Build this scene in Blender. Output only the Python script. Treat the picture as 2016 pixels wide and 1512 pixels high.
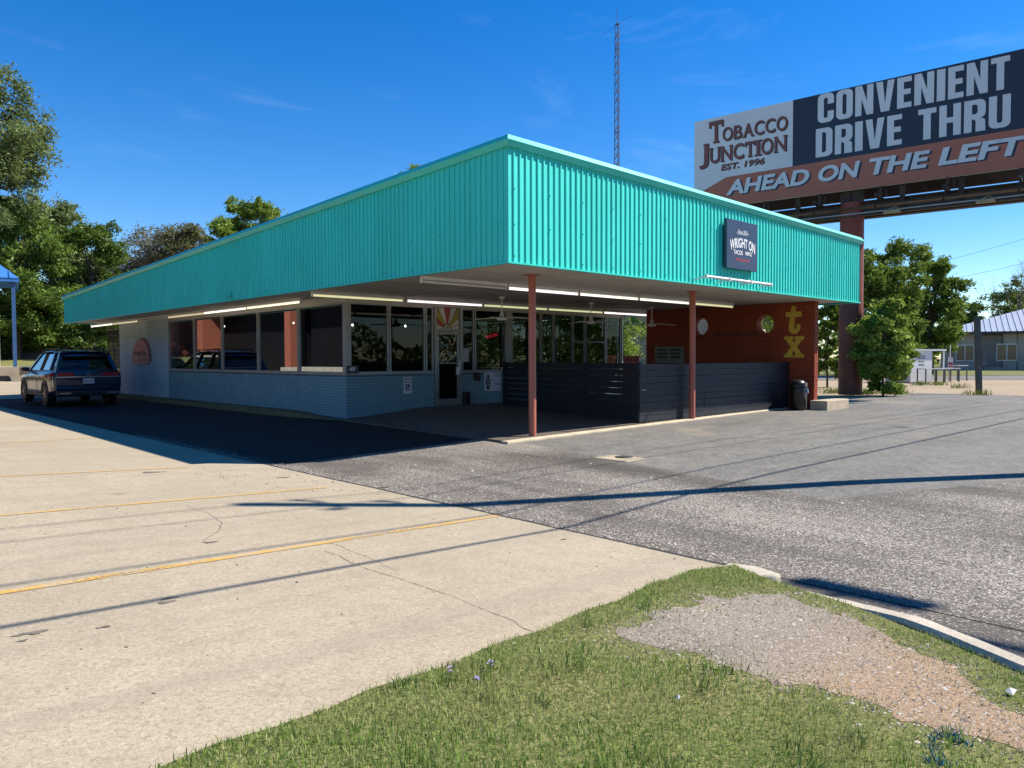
import bpy, bmesh, math, random
import numpy as np
from mathutils import Vector, Matrix

for o in list(bpy.data.objects): bpy.data.objects.remove(o)
S = bpy.context.scene
COL = S.collection
R = math.radians
random.seed(7)
rng = np.random.default_rng(7)

# ---------------------------------------------------------------- camera
CAM = np.array([-7.809, -8.349, 1.377])
YAW, PITCH, ROLL, FPX = 0.8144, -0.0334, -0.0035, 1501.6
_cp, _sp = math.cos(PITCH), math.sin(PITCH)
FW = np.array([math.cos(YAW) * _cp, math.sin(YAW) * _cp, _sp])
_r = np.cross(FW, [0, 0, 1]); _r /= np.linalg.norm(_r); _u = np.cross(_r, FW)
RT = math.cos(ROLL) * _r + math.sin(ROLL) * _u
UP = -math.sin(ROLL) * _r + math.cos(ROLL) * _u
cd = bpy.data.cameras.new('camera'); co = bpy.data.objects.new('camera', cd); COL.objects.link(co)
cd.sensor_width = 36; cd.lens = FPX / 2016 * 36; cd.clip_end = 3000; cd.clip_start = .05
co.matrix_world = Matrix(((RT[0], UP[0], -FW[0], CAM[0]), (RT[1], UP[1], -FW[1], CAM[1]), (RT[2], UP[2], -FW[2], CAM[2]), (0, 0, 0, 1)))
S.camera = co

# ---------------------------------------------------------------- sun and sky
KX, KY = -0.80, 0.52                      # horizontal travel of sunlight for each metre it drops
SUN = Vector((-KX, -KY, 1)).normalized()
EL = math.asin(SUN.z); AZ = math.atan2(SUN.y, SUN.x)
sl = bpy.data.lights.new('sun', 'SUN'); so = bpy.data.objects.new('sun', sl); COL.objects.link(so)
sl.energy = 5.0; sl.angle = R(0.5); sl.color = (1, .94, .84)
so.rotation_euler = (-SUN).to_track_quat('-Z', 'Y').to_euler()
so.location = (20, -12, 30)
W = bpy.data.worlds.new('World'); S.world = W; W.use_nodes = True
nt = W.node_tree; nt.nodes.clear()
sky = nt.nodes.new('ShaderNodeTexSky'); sky.sky_type = 'NISHITA'; sky.sun_disc = False
sky.sun_elevation = EL; sky.sun_rotation = math.pi / 2 - AZ
sky.air_density = 1.0; sky.dust_density = 0.0; sky.ozone_density = 4.0; sky.altitude = 400
bg = nt.nodes.new('ShaderNodeBackground'); bg.inputs[1].default_value = .10
wo = nt.nodes.new('ShaderNodeOutputWorld')
tc = nt.nodes.new('ShaderNodeTexCoord'); mp = nt.nodes.new('ShaderNodeMapping')
mp.inputs['Rotation'].default_value = (R(12), R(-6), 0); mp.inputs['Scale'].default_value = (1.6, 5.0, 15.0); mp.inputs['Location'].default_value = (6.1, 7.7, 1.1)
nz = nt.nodes.new('ShaderNodeTexNoise'); nz.inputs['Scale'].default_value = 1.1; nz.inputs['Detail'].default_value = 9; nz.inputs['Roughness'].default_value = .62; nz.inputs['Distortion'].default_value = .5
rp = nt.nodes.new('ShaderNodeValToRGB'); rp.color_ramp.elements[0].position = .55; rp.color_ramp.elements[1].position = .88
rp.color_ramp.elements[1].color = (.09, .09, .09, 1)
mx = nt.nodes.new('ShaderNodeMixRGB'); mx.inputs[2].default_value = (8.2, 9.2, 10.4, 1)
hs = nt.nodes.new('ShaderNodeHueSaturation'); hs.inputs['Saturation'].default_value = 1.38; hs.inputs['Hue'].default_value = .508; hs.inputs['Value'].default_value = 1.0
nt.links.new(tc.outputs['Generated'], mp.inputs[0]); nt.links.new(mp.outputs[0], nz.inputs['Vector'])
nt.links.new(nz.outputs[0], rp.inputs[0]); nt.links.new(rp.outputs[0], mx.inputs[0])
nt.links.new(sky.outputs[0], hs.inputs['Color']); nt.links.new(hs.outputs[0], mx.inputs[1])
nt.links.new(mx.outputs[0], bg.inputs[0]); nt.links.new(bg.outputs[0], wo.inputs[0])
S.view_settings.view_transform = 'Standard'; S.view_settings.look = 'None'
S.view_settings.exposure = 0.85; S.view_settings.gamma = 1; S.view_settings.use_curve_mapping = False
S.cycles.max_bounces = 5; S.cycles.diffuse_bounces = 2; S.cycles.transparent_max_bounces = 10; S.cycles.glossy_bounces = 3; S.cycles.transmission_bounces = 3
S.cycles.sample_clamp_indirect = 6

# ---------------------------------------------------------------- place calculators
def ray(u, v): return FW + RT * (u - 1008) / FPX - UP * (v - 756) / FPX
def pz(u, v, z=0.):
    r = ray(u, v); return CAM + r * ((z - CAM[2]) / r[2])
def pd(u, v, d): return CAM + ray(u, v) * d
def wpx(px, d): return px * d / FPX          # size in metres of px pixels at depth d

def gz(x, y):
    x = np.asarray(x, float); y = np.asarray(y, float)
    b = np.interp(x, [-60, -10, -2.9, 1, 11, 400], [.30, .225, -.13, -.035, .02, .02])
    rise = np.interp(y, [26, 36.2, 38, 42, 60, 120], [0, .42, .55, 1.35, 1.7, 2.2]) * np.interp(x, [4, 12], [1, 0])
    return b + rise

# ---------------------------------------------------------------- helpers
def tag(o, label=None, cat=None, group=None, kind=None):
    if label: o['label'] = label
    if cat: o['category'] = cat
    if group: o['group'] = group
    if kind: o['kind'] = kind
    return o
def thing(name, loc, label, cat, group=None, rz=0):
    o = bpy.data.objects.new(name, None); COL.objects.link(o)
    o.location = Vector([float(c) for c in loc]); o.rotation_euler = (0, 0, rz); o.empty_display_size = .3
    return tag(o, label, cat, group)
def link(name, me, mat, parent=None, local=False):
    o = bpy.data.objects.new(name, me); COL.objects.link(o)
    if mat is not None and not me.materials: me.materials.append(mat)
    if parent is not None:
        o.parent = parent
        if parent.type == 'EMPTY' and not local: o.location = -parent.location
    return o
class MB:
    def __init__(s): s.v = []; s.f = []; s.sm = []
    def add(s, vs, fs, smooth=False):
        n = len(s.v); s.v += [tuple(float(c) for c in p) for p in vs]; s.f += [tuple(i + n for i in f) for f in fs]; s.sm += [smooth] * len(fs); return s
    def box(s, x0, x1, y0, y1, z0, z1):
        return s.add([(x0, y0, z0), (x1, y0, z0), (x1, y1, z0), (x0, y1, z0), (x0, y0, z1), (x1, y0, z1), (x1, y1, z1), (x0, y1, z1)],
                     [(0, 3, 2, 1), (4, 5, 6, 7), (0, 1, 5, 4), (1, 2, 6, 5), (2, 3, 7, 6), (3, 0, 4, 7)])
    def bar(s, p, q, w, h, up=(0, 0, 1)):
        p = Vector([float(c) for c in p]); q = Vector([float(c) for c in q]); d = (q - p).normalized(); up = Vector(up)
        a = d.cross(up)
        if a.length < 1e-4: a = d.cross(Vector((1, 0, 0)))
        a.normalize(); b = a.cross(d).normalized()
        vs = []
        for c in (p, q):
            for i, j in ((-1, -1), (1, -1), (1, 1), (-1, 1)): vs.append(c + a * (w / 2 * i) + b * (h / 2 * j))
        return s.add(vs, [(0, 1, 2, 3), (7, 6, 5, 4), (0, 4, 5, 1), (1, 5, 6, 2), (2, 6, 7, 3), (3, 7, 4, 0)])
    def tube(s, p, q, r0, r1=None, n=10, caps=True):
        if r1 is None: r1 = r0
        p = Vector([float(c) for c in p]); q = Vector([float(c) for c in q]); d = (q - p).normalized()
        a = d.cross(Vector((0, 0, 1)))
        if a.length < 1e-3: a = Vector((1, 0, 0))
        a.normalize(); b = d.cross(a)
        vs = []
        for c, r in ((p, r0), (q, r1)):
            for i in range(n):
                t = 2 * math.pi * i / n; vs.append(c + a * (r * math.cos(t)) + b * (r * math.sin(t)))
        fs = [(i, (i + 1) % n, n + (i + 1) % n, n + i) for i in range(n)]
        s.add(vs, fs, True)
        if caps: s.add(vs[:n], [tuple(range(n))[::-1]]); s.add(vs[n:], [tuple(range(n))])
        return s
    def path(s, pts, r, n=6):
        for a, b in zip(pts[:-1], pts[1:]): s.tube(a, b, r, r, n)
        return s
    def lathe(s, c, prof, n=24):
        vs = []
        for r, z in prof:
            for i in range(n):
                t = 2 * math.pi * i / n; vs.append((c[0] + r * math.cos(t), c[1] + r * math.sin(t), c[2] + z))
        fs = []
        for k in range(len(prof) - 1):
            for i in range(n): fs.append((k * n + i, k * n + (i + 1) % n, (k + 1) * n + (i + 1) % n, (k + 1) * n + i))
        fs.append(tuple(range(n))[::-1]); fs.append(tuple(range((len(prof) - 1) * n, len(prof) * n)))
        return s.add(vs, fs, True)
    def prism(s, pts, off):
        off = Vector(off); n = len(pts); pts = [Vector([float(c) for c in p]) for p in pts]
        vs = pts + [p + off for p in pts]
        return s.add(vs, [tuple(range(n))[::-1], tuple(range(n, 2 * n))] + [(i, (i + 1) % n, n + (i + 1) % n, n + i) for i in range(n)])
    def mesh(s, name):
        me = bpy.data.meshes.new(name); me.from_pydata(s.v, [], s.f)
        me.polygons.foreach_set('use_smooth', s.sm); me.update()
        return me
    def build(s, name, mat, parent=None, local=False, bevel=0, fix=True):
        me = s.mesh(name)
        if fix:
            bm = bmesh.new(); bm.from_mesh(me); bmesh.ops.recalc_face_normals(bm, faces=bm.faces); bm.to_mesh(me); bm.free()
        o = link(name, me, mat, parent, local)
        if bevel:
            m = o.modifiers.new('bevel', 'BEVEL'); m.width = bevel; m.segments = 2; m.limit_method = 'ANGLE'
        return o
def npmesh(name, V, F, mat, parent=None, smooth=False):
    V = np.ascontiguousarray(V, np.float32); F = np.ascontiguousarray(F, np.int32); k = F.shape[1]
    me = bpy.data.meshes.new(name); me.vertices.add(len(V)); me.vertices.foreach_set('co', V.ravel())
    me.loops.add(F.size); me.loops.foreach_set('vertex_index', F.ravel()); me.polygons.add(len(F))
    me.polygons.foreach_set('loop_start', np.arange(0, F.size, k, dtype=np.int32))
    me.polygons.foreach_set('loop_total', np.full(len(F), k, np.int32))
    if smooth: me.polygons.foreach_set('use_smooth', np.ones(len(F), bool))
    me.update(); me.validate()
    return link(name, me, mat, parent)
def inpoly(x, y, P):
    P = np.asarray(P); c = np.zeros(len(x), bool); j = len(P) - 1
    for i in range(len(P)):
        with np.errstate(divide='ignore', invalid='ignore'):
            t = ((P[i, 1] > y) != (P[j, 1] > y)) & (x < (P[j, 0] - P[i, 0]) * (y - P[i, 1]) / (P[j, 1] - P[i, 1] + 1e-12) + P[i, 0])
        c ^= t; j = i
    return c
def sheet(name, xs, ys, zf, mat, label=None, parent=None):
    xs = np.asarray(xs, float); ys = np.asarray(ys, float); X, Y = np.meshgrid(xs, ys)
    V = np.stack([X, Y, zf(X, Y)], -1).reshape(-1, 3); nx = len(xs); i = np.arange(len(ys) - 1)[:, None] * nx + np.arange(nx - 1)[None]
    i = i.ravel(); F = np.stack([i, i + 1, i + nx + 1, i + nx], 1)
    o = npmesh(name, V, F, mat, parent, True); tag(o, label, kind='structure' if parent is None else None); return o
def polysheet(name, poly, zf, mat, parent=None, step=.1):
    """sheet over any outline, filled with an even grid so it follows the ground"""
    from mathutils.geometry import delaunay_2d_cdt
    P_ = np.array(poly, float); lo, hi = P_.min(0), P_.max(0); gx, gy = np.meshgrid(np.arange(lo[0], hi[0], step), np.arange(lo[1], hi[1], step)); Q = np.c_[gx.ravel(), gy.ravel()] + rng.uniform(-.15, .15, (gx.size, 2)) * step
    Q = Q[inpoly(Q[:, 0], Q[:, 1], P_)]; Q = Q[np.min(np.linalg.norm(Q[:, None] - P_[None], axis=2), axis=1) > step * .35]
    vs = [Vector(p) for p in P_] + [Vector(p) for p in Q]; n = len(P_)
    r_ = delaunay_2d_cdt(vs, [(i, (i + 1) % n) for i in range(n)], [], 0, 1e-5)
    co_ = np.array([(v.x, v.y) for v in r_[0]]); F = np.array([f for f in r_[2] if len(f) == 3]); cen = co_[F].mean(1); F = F[inpoly(cen[:, 0], cen[:, 1], P_)]
    a_, b_, c_ = co_[F[:, 0]], co_[F[:, 1]], co_[F[:, 2]]; area = (b_ - a_)[:, 0] * (c_ - a_)[:, 1] - (b_ - a_)[:, 1] * (c_ - a_)[:, 0]; F[area < 0] = F[area < 0][:, ::-1]
    o = npmesh(name, np.c_[co_, zf(co_[:, 0], co_[:, 1])], F, mat, parent, True)
    if parent is None: tag(o, kind='structure')
    return o

# ---------------------------------------------------------------- materials
def nodes(m): return m.node_tree.nodes, m.node_tree.links
class G:
    """small node-graph writer"""
    def __init__(s, name):
        s.m = bpy.data.materials.new(name); s.m.use_nodes = True; s.n, s.l = nodes(s.m); s.b = s.n['Principled BSDF']; s.out = s.n['Material Output']
        s.tc = s.n.new('ShaderNodeTexCoord')
    def put(s, inp, v):
        if isinstance(v, bpy.types.NodeSocket): s.l.new(v, inp)
        elif isinstance(v, (tuple, list)): inp.default_value = tuple(v) + ((1,) if len(v) == 3 and len(inp.default_value) == 4 else ())
        else: inp.default_value = v
    def noise(s, sc, det=4, rough=.55, dist=0, vec=None, which=0):
        n = s.n.new('ShaderNodeTexNoise'); n.inputs['Scale'].default_value = sc; n.inputs['Detail'].default_value = det; n.inputs['Roughness'].default_value = rough; n.inputs['Distortion'].default_value = dist
        s.l.new(vec or s.tc.outputs['Object'], n.inputs['Vector']); return n.outputs[which]
    def voro(s, sc, feat='F1', vec=None, out='Distance', rnd=1):
        n = s.n.new('ShaderNodeTexVoronoi'); n.feature = feat; n.inputs['Scale'].default_value = sc; n.inputs['Randomness'].default_value = rnd
        s.l.new(vec or s.tc.outputs['Object'], n.inputs['Vector']); return n.outputs[out]
    def mapping(s, scale=(1, 1, 1), rot=(0, 0, 0), loc=(0, 0, 0), vec=None):
        n = s.n.new('ShaderNodeMapping'); n.inputs['Scale'].default_value = scale; n.inputs['Rotation'].default_value = rot; n.inputs['Location'].default_value = loc
        s.l.new(vec or s.tc.outputs['Object'], n.inputs[0]); return n.outputs[0]
    def ramp(s, fac, stops):
        n = s.n.new('ShaderNodeValToRGB'); e = n.color_ramp.elements
        while len(e) < len(stops): e.new(.5)
        for k, (p, c) in enumerate(stops):
            e[k].position = p; e[k].color = (c, c, c, 1) if not isinstance(c, (tuple, list)) else tuple(c) + (1,)
        s.put(n.inputs[0], fac); return n.outputs[0]
    def mix(s, fac, a, b, mode='MIX'):
        n = s.n.new('ShaderNodeMixRGB'); n.blend_type = mode; s.put(n.inputs[0], fac); s.put(n.inputs[1], a); s.put(n.inputs[2], b); return n.outputs[0]
    def math(s, op, a, b=0., c=0.):
        n = s.n.new('ShaderNodeMath'); n.operation = op; s.put(n.inputs[0], a); s.put(n.inputs[1], b); s.put(n.inputs[2], c); return n.outputs[0]
    def sep(s, vec=None):
        n = s.n.new('ShaderNodeSeparateXYZ'); s.l.new(vec or s.tc.outputs['Object'], n.inputs[0]); return n.outputs
    def bump(s, h, strength=.3, dist=.01):
        n = s.n.new('ShaderNodeBump'); n.inputs['Strength'].default_value = strength; n.inputs['Distance'].default_value = dist
        s.put(n.inputs['Height'], h); s.l.new(n.outputs[0], s.b.inputs['Normal']); return s
    def island(s):
        n = s.n.new('ShaderNodeNewGeometry'); return n.outputs['Random Per Island']
    def objrand(s):
        n = s.n.new('ShaderNodeObjectInfo'); return n.outputs['Random']
    def set(s, **k):
        names = dict(col='Base Color', rough='Roughness', metal='Metallic', spec='Specular IOR Level', em='Emission Color', es='Emission Strength', coat='Coat Weight', coatr='Coat Roughness')
        for a, v in k.items(): s.put(s.b.inputs[names[a]], v)
        return s
MT = {}
def pm(name, col, rough=.6, metal=0, var=.18, sc=3., bump=0., bsc=60., spec=.5, fine=.0):
    if name in MT: return MT[name]
    g = G(name); dark = tuple(c * (1 - var) for c in col); lite = tuple(min(1, c * (1 + var)) for c in col)
    c = g.mix(g.ramp(g.noise(sc, 6, .6), [(.3, 0), (.7, 1)]), dark, lite)
    if fine: c = g.mix(g.ramp(g.noise(sc * 25, 3), [(.35, 0), (.65, fine)]), c, tuple(x * .55 for x in col))
    g.set(col=c, rough=rough, metal=metal, spec=spec)
    if bump: g.bump(g.noise(bsc, 4), bump, .01)
    MT[name] = g.m; return g.m
def emit(name, col, st, base=(.8, .8, .8)):
    if name in MT: return MT[name]
    g = G(name); g.set(col=base, em=col, es=st, rough=.4); MT[name] = g.m; return g.m
def leafmat(name, c1, c2, c3):
    g = G(name); g.n.remove(g.b)
    c = g.ramp(g.island(), [(0, c1), (.55, c2), (1, c3)])
    c = g.mix(g.ramp(g.noise(.35, 3), [(.35, 0), (.65, .45)]), c, c1)
    d = g.n.new('ShaderNodeBsdfDiffuse'); t = g.n.new('ShaderNodeBsdfTranslucent'); gl = g.n.new('ShaderNodeBsdfGlossy'); gl.inputs['Roughness'].default_value = .45
    m1 = g.n.new('ShaderNodeMixShader'); m2 = g.n.new('ShaderNodeMixShader'); m1.inputs[0].default_value = .38; m2.inputs[0].default_value = .025; gl.inputs[0].default_value = (.6, .7, .5, 1)
    g.l.new(c, d.inputs[0]); g.l.new(g.mix(.5, c, (.16, .20, .01)), t.inputs[0])
    g.l.new(d.outputs[0], m1.inputs[1]); g.l.new(t.outputs[0], m1.inputs[2]); g.l.new(m1.outputs[0], m2.inputs[1]); g.l.new(gl.outputs[0], m2.inputs[2])
    g.l.new(m2.outputs[0], g.out.inputs[0]); MT[name] = g.m; return g.m
def glassmat(name, tint=(.75, .8, .8), ior=1.5, boost=1.0, wav=.0):
    g = G(name); g.n.remove(g.b)
    t = g.n.new('ShaderNodeBsdfTransparent'); t.inputs[0].default_value = tint + (1,)
    gl = g.n.new('ShaderNodeBsdfGlossy'); gl.inputs['Roughness'].default_value = .0; gl.inputs[0].default_value = (.9, .93, .95, 1)
    fr = g.n.new('ShaderNodeFresnel'); fr.inputs[0].default_value = ior
    m = g.n.new('ShaderNodeMixShader'); g.l.new(g.math('MULTIPLY', fr.outputs[0], boost), m.inputs[0])
    g.l.new(t.outputs[0], m.inputs[1]); g.l.new(gl.outputs[0], m.inputs[2]); g.l.new(m.outputs[0], g.out.inputs[0]); MT[name] = g.m; return g.m

# ground materials
def concrete_mat():
    g = G('worn_concrete')
    base = g.ramp(g.noise(.35, 5, .6), [(.28, (.31, .258, .178)), (.5, (.37, .308, .218)), (.75, (.42, .355, .256))])
    base = g.mix(g.ramp(g.noise(2.3, 6, .7), [(.38, .0), (.72, .45)]), base, (.275, .225, .155))
    sp = g.noise(95, 3, .6); base = g.mix(g.ramp(sp, [(.33, .62), (.47, 0)]), base, (.20, .165, .12))
    base = g.mix(g.ramp(g.noise(38, 5, .75), [(.38, .6), (.5, 0)]), base, (.19, .15, .10)); base = g.mix(g.ramp(g.noise(52, 4, .75), [(.52, 0), (.64, .5)]), base, (.54, .46, .325)); base = g.mix(g.ramp(g.noise(7, 6, .75), [(.36, .32), (.52, 0)]), base, (.23, .185, .125))
    base = g.mix(g.ramp(g.voro(.38, vec=g.mix(.12, g.tc.outputs['Object'], g.noise(5., 5, .7, which=1))), [(.03, .75), (.055, 0)]), base, (.09, .078, .065))
    sp2 = g.voro(170); base = g.mix(g.ramp(sp2, [(.12, .55), (.3, 0)]), base, (.62, .56, .45))
    base = g.mix(g.ramp(g.voro(21), [(.028, .85), (.06, 0)]), base, (.10, .085, .07))
    # long tyre streaks that run along the bays
    st = g.noise(1.0, 5, .65, vec=g.mapping((.12, 2.6, 1), (0, 0, R(4))))
    base = g.mix(g.ramp(st, [(.5, 0), (.78, .55)]), base, (.24, .205, .165))
    g.set(col=base, rough=.88, spec=.25)
    g.bump(g.math('ADD', g.noise(140, 3), g.math('MULTIPLY', g.noise(9, 4), .8)), .25, .006); return g.m
def asphalt_mat():
    """worn chip paving next to newer grey asphalt, meeting along a ragged line across the lot"""
    g = G('lot_asphalt'); X = g.sep()
    tone = g.noise(.42, 5, .62)
    band = g.noise(1., 3, .5, vec=g.mapping((1.05, .12, 1), (0, 0, R(6))))
    wear = g.math('ADD', g.math('MULTIPLY', tone, .55), g.math('MULTIPLY', band, .6))
    v = g.voro(88, out='Color'); vs = g.n.new('ShaderNodeSeparateColor'); g.l.new(v, vs.inputs[0])
    stone = g.math('SUBTRACT', vs.outputs[0], g.ramp(wear, [(.46, .20), (.66, .86)]))
    sm = g.ramp(stone, [(.0, 0), (.25, 1)])
    stc = g.ramp(vs.outputs[1], [(0, (.17, .148, .124)), (.6, (.30, .265, .222)), (1, (.50, .455, .395))])
    bind = g.ramp(g.noise(25, 4), [(.3, (.068, .058, .048)), (.7, (.135, .116, .098))])
    old = g.mix(sm, bind, stc)
    old = g.mix(g.ramp(g.noise(.8, 5, .7, dist=.6), [(.58, 0), (.8, .6)]), old, (.22, .175, .13))
    old = g.mix(g.ramp(g.noise(1., 4, .6, vec=g.mapping((.95, .16, 1), (0, 0, R(9)), (1.3, 0, 0))), [(.52, 0), (.68, .62)]), old, (.055, .048, .042))
    c = g.ramp(g.noise(.5, 6, .68), [(.28, (.125, .118, .106)), (.72, (.225, .21, .186))])
    c = g.mix(g.ramp(g.noise(2.6, 6, .72), [(.45, 0), (.75, .55)]), c, (.085, .080, .074))
    c = g.mix(g.ramp(g.noise(130, 3, .6), [(.36, .85), (.52, 0)]), c, (.035, .034, .033))
    c = g.mix(g.ramp(g.voro(150), [(.12, .6), (.3, 0)]), c, (.36, .34, .31))
    c = g.mix(g.ramp(g.noise(48, 4, .75), [(.38, .75), (.5, 0)]), c, (.05, .047, .043)); c = g.mix(g.ramp(g.noise(61, 4, .75), [(.53, 0), (.66, .7)]), c, (.32, .30, .27))
    c = g.mix(g.ramp(g.noise(11, 6, .8), [(.36, .8), (.53, 0)]), c, (.085, .08, .073)); c = g.mix(g.ramp(g.noise(17, 6, .8), [(.5, 0), (.66, .65)]), c, (.29, .27, .24)); c = g.mix(g.ramp(g.noise(3.1, 6, .75, dist=.5), [(.5, 0), (.66, .45)]), c, (.24, .215, .18))
    c = g.mix(g.ramp(g.noise(1., 5, .65, vec=g.mapping((.22, .9, 1), (0, 0, R(-14)))), [(.5, 0), (.76, .7)]), c, (.075, .071, .066))
    c = g.mix(g.ramp(g.noise(.33, 5, .7, dist=.8), [(.58, 0), (.74, .65)]), c, (.27, .225, .165))
    c = g.mix(g.ramp(g.voro(.55, vec=g.mix(.3, g.tc.outputs['Object'], g.noise(2., 4, which=1))), [(.04, .7), (.11, 0)]), c, (.04, .037, .034))
    nb_ = g.math('MULTIPLY', g.math('SUBTRACT', g.noise(3.5, 6, .7), .5), .38)
    e1 = g.math('ADD', g.math('SUBTRACT', g.math('MULTIPLY', X[1], .22), X[0]), .95)
    e2 = g.math('SUBTRACT', g.math('MULTIPLY', g.math('SUBTRACT', -5.0, X[1]), 2.2), X[0])
    f = g.ramp(g.math('ADD', g.math('MAXIMUM', e1, e2), nb_), [(-.0, 0), (.05, 1)])
    g.set(col=g.mix(f, c, old), rough=.86, spec=.3)
    g.bump(g.math('ADD', g.math('MULTIPLY', g.voro(88), f), g.noise(150, 3)), .5, .007); return g.m
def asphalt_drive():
    g = G('canopy_shade_asphalt')  # near-black base colour paints in the shade under the canopy
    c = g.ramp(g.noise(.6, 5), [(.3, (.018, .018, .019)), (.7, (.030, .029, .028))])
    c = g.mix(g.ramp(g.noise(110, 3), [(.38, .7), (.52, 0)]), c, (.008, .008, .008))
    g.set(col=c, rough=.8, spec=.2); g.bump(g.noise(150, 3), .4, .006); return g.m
def dirt_mat():
    g = G('sandy_dirt')
    c = g.ramp(g.noise(.25, 6, .65), [(.28, (.30, .225, .15)), (.55, (.40, .315, .225)), (.78, (.30, .27, .15))])
    c = g.mix(g.ramp(g.noise(14, 5, .7), [(.4, .6), (.6, 0)]), c, (.17, .135, .09))
    g.set(col=c, rough=.95, spec=.15); g.bump(g.noise(20, 5), .4, .03); return g.m
def turf_mat():
    g = G('turf')
    c = g.ramp(g.noise(.5, 6, .65), [(.28, (.15, .165, .055)), (.55, (.21, .21, .08)), (.78, (.30, .25, .125))])
    c = g.mix(g.ramp(g.noise(30, 4, .7), [(.4, .6), (.6, 0)]), c, (.05, .06, .018))
    g.set(col=c, rough=.95, spec=.1); g.bump(g.noise(40, 5), .6, .03); return g.m
def soil_mat():
    g = G('gravelly_soil')
    c = g.ramp(g.noise(1.6, 5, .6), [(.3, (.23, .195, .155)), (.55, (.30, .255, .205)), (.78, (.37, .27, .17))])
    c = g.mix(g.ramp(g.math('ADD', g.math('SUBTRACT', -6.7, g.sep()[1]), g.math('MULTIPLY', g.noise(2.5, 5), .9)), [(.25, 0), (.95, .8)]), c, (.36, .235, .135))
    c = g.mix(g.ramp(g.noise(90, 3, .6), [(.38, .7), (.52, 0)]), c, (.11, .09, .07))
    g.set(col=c, rough=.95, spec=.15); g.bump(g.noise(110, 4), .7, .01); return g.m
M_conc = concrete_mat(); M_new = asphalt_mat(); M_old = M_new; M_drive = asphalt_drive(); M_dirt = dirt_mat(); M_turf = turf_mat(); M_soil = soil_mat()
def paint_line_mat():
    g = G('worn_yellow_paint'); g.set(col=g.mix(g.ramp(g.noise(7, 6, .7), [(.42, 0), (.62, .9)]), (.50, .29, .055), (.40, .31, .20)), rough=.8)
    tr = g.n.new('ShaderNodeBsdfTransparent'); ms = g.n.new('ShaderNodeMixShader')
    f = g.ramp(g.math('MULTIPLY', g.noise(38, 4, .7), g.ramp(g.noise(1.2, 3), [(.3, .6), (.7, 1.25)])), [(.50, 0), (.66, 1)])
    g.l.new(f, ms.inputs[0]); g.l.new(g.b.outputs[0], ms.inputs[1]); g.l.new(tr.outputs[0], ms.inputs[2]); g.l.new(ms.outputs[0], g.out.inputs[0]); return g.m
M_line = paint_line_mat()

# ---------------------------------------------------------------- ground
def lin(a, b, n): return list(np.linspace(a, b, n))
xs = sorted(set([-900, -400, -200, -120, -80] + lin(-60, -10, 15) + lin(-10, 12, 34) + lin(14, 60, 14) + [80, 120, 200, 400, 900]))
ys = sorted(set([-900, -400, -200, -120, -80] + lin(-60, -12, 10) + lin(-10, 26, 20) + lin(27, 62, 22) + [80, 120, 200, 400, 900]))
sheet('ground', xs, ys, lambda x, y: gz(x, y) - .06, M_dirt)
JX = -2.9
def conc_edge(x): return -5.53 - .094 * (-3.4 - x)
xs = lin(-30, JX, 45)
cx, cy = np.meshgrid(np.array(xs), np.linspace(0, 1, 60))
cyw = conc_edge(cx) + cy * (26 - conc_edge(cx))
V = np.stack([cx, cyw, gz(cx, cyw)], -1).reshape(-1, 3); nx = len(xs); ii = (np.arange(59)[:, None] * nx + np.arange(nx - 1)[None]).ravel()
concrete = tag(npmesh('concrete_lot', V, np.stack([ii, ii + 1, ii + nx + 1, ii + nx], 1), M_conc, None, True), kind='structure')
sheet('concrete_alley', lin(-30, 9, 20), lin(26, 37.2, 16), lambda x, y: gz(x, y) - .004, M_conc)
sheet('old_asphalt_edge', lin(-4.5, JX, 6), lin(-30, -5.45, 14), lambda x, y: gz(-2.9, y) - .010 + 0 * x, M_old)
sheet('shaded_drive', lin(JX, 1.6, 10), lin(1.8, 26, 20), lambda x, y: gz(x, y) - .009, M_drive)  # shade-darkened asphalt, kept wholly inside the canopy's cast shadow
sheet('asphalt_lot', lin(JX, 11.4, 20), lin(-30, 1.8, 26), lambda x, y: gz(x, y) - .006, M_new)
sheet('asphalt_side', lin(11.4, 15.2, 6), lin(-30, 6.9, 20), lambda x, y: gz(x, y) - .006, M_new)
sheet('asphalt_apron', lin(15.2, 23.5, 10), lin(-30, 2.2, 20), lambda x, y: gz(x, y) - .012, M_new)
sheet('street', [-300, -60, -20, 0, 20, 60, 300], lin(-21, -10.2, 4), lambda x, y: gz(x, y) * .3 - .03, M_new)
sheet('store_lot', lin(-60, 70, 12), lin(-64, -23, 6), lambda x, y: gz(x, y) * .3 - .03, M_conc)  # pale ground added across the street for the front glass to mirror
# faded yellow bay lines on the concrete, each a painted strip lying on the slab
def bayline(a, b, w, lift=.004):
    a = np.array(a); b = np.array(b); d = (b - a) / np.linalg.norm(b - a); n = np.array([-d[1], d[0]]); pts = []
    for t in np.linspace(0, 1, 24):
        c = a + (b - a) * t
        for s in (-1, 1): q = c + n * s * w / 2; pts.append((q[0], q[1], float(gz(q[0], q[1])) + lift))
    F = np.array([(2 * k, 2 * k + 1, 2 * k + 3, 2 * k + 2) for k in range(23)]); return npmesh('parking_line', np.array(pts), F[:, ::-1], M_line, concrete)
def on_conc(u, v):
    n = np.array([.05, 0, 1]); d = -.13 - 2.9 * .05; r = ray(u, v); return (CAM + r * ((d - n @ CAM) / (n @ r)))[:2]
for a, b, w in (((0, 1168), (985, 1015), .075), ((0, 1015), (640, 960), .07), ((0, 938), (372, 920), .07), ((0, 873), (230, 860), .07)):
    A = on_conc(*a); Bp = on_conc(*b); Bp[0] = min(Bp[0], JX - .03); A = A + (A - Bp) * .8; bayline(A, Bp, w)
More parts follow.
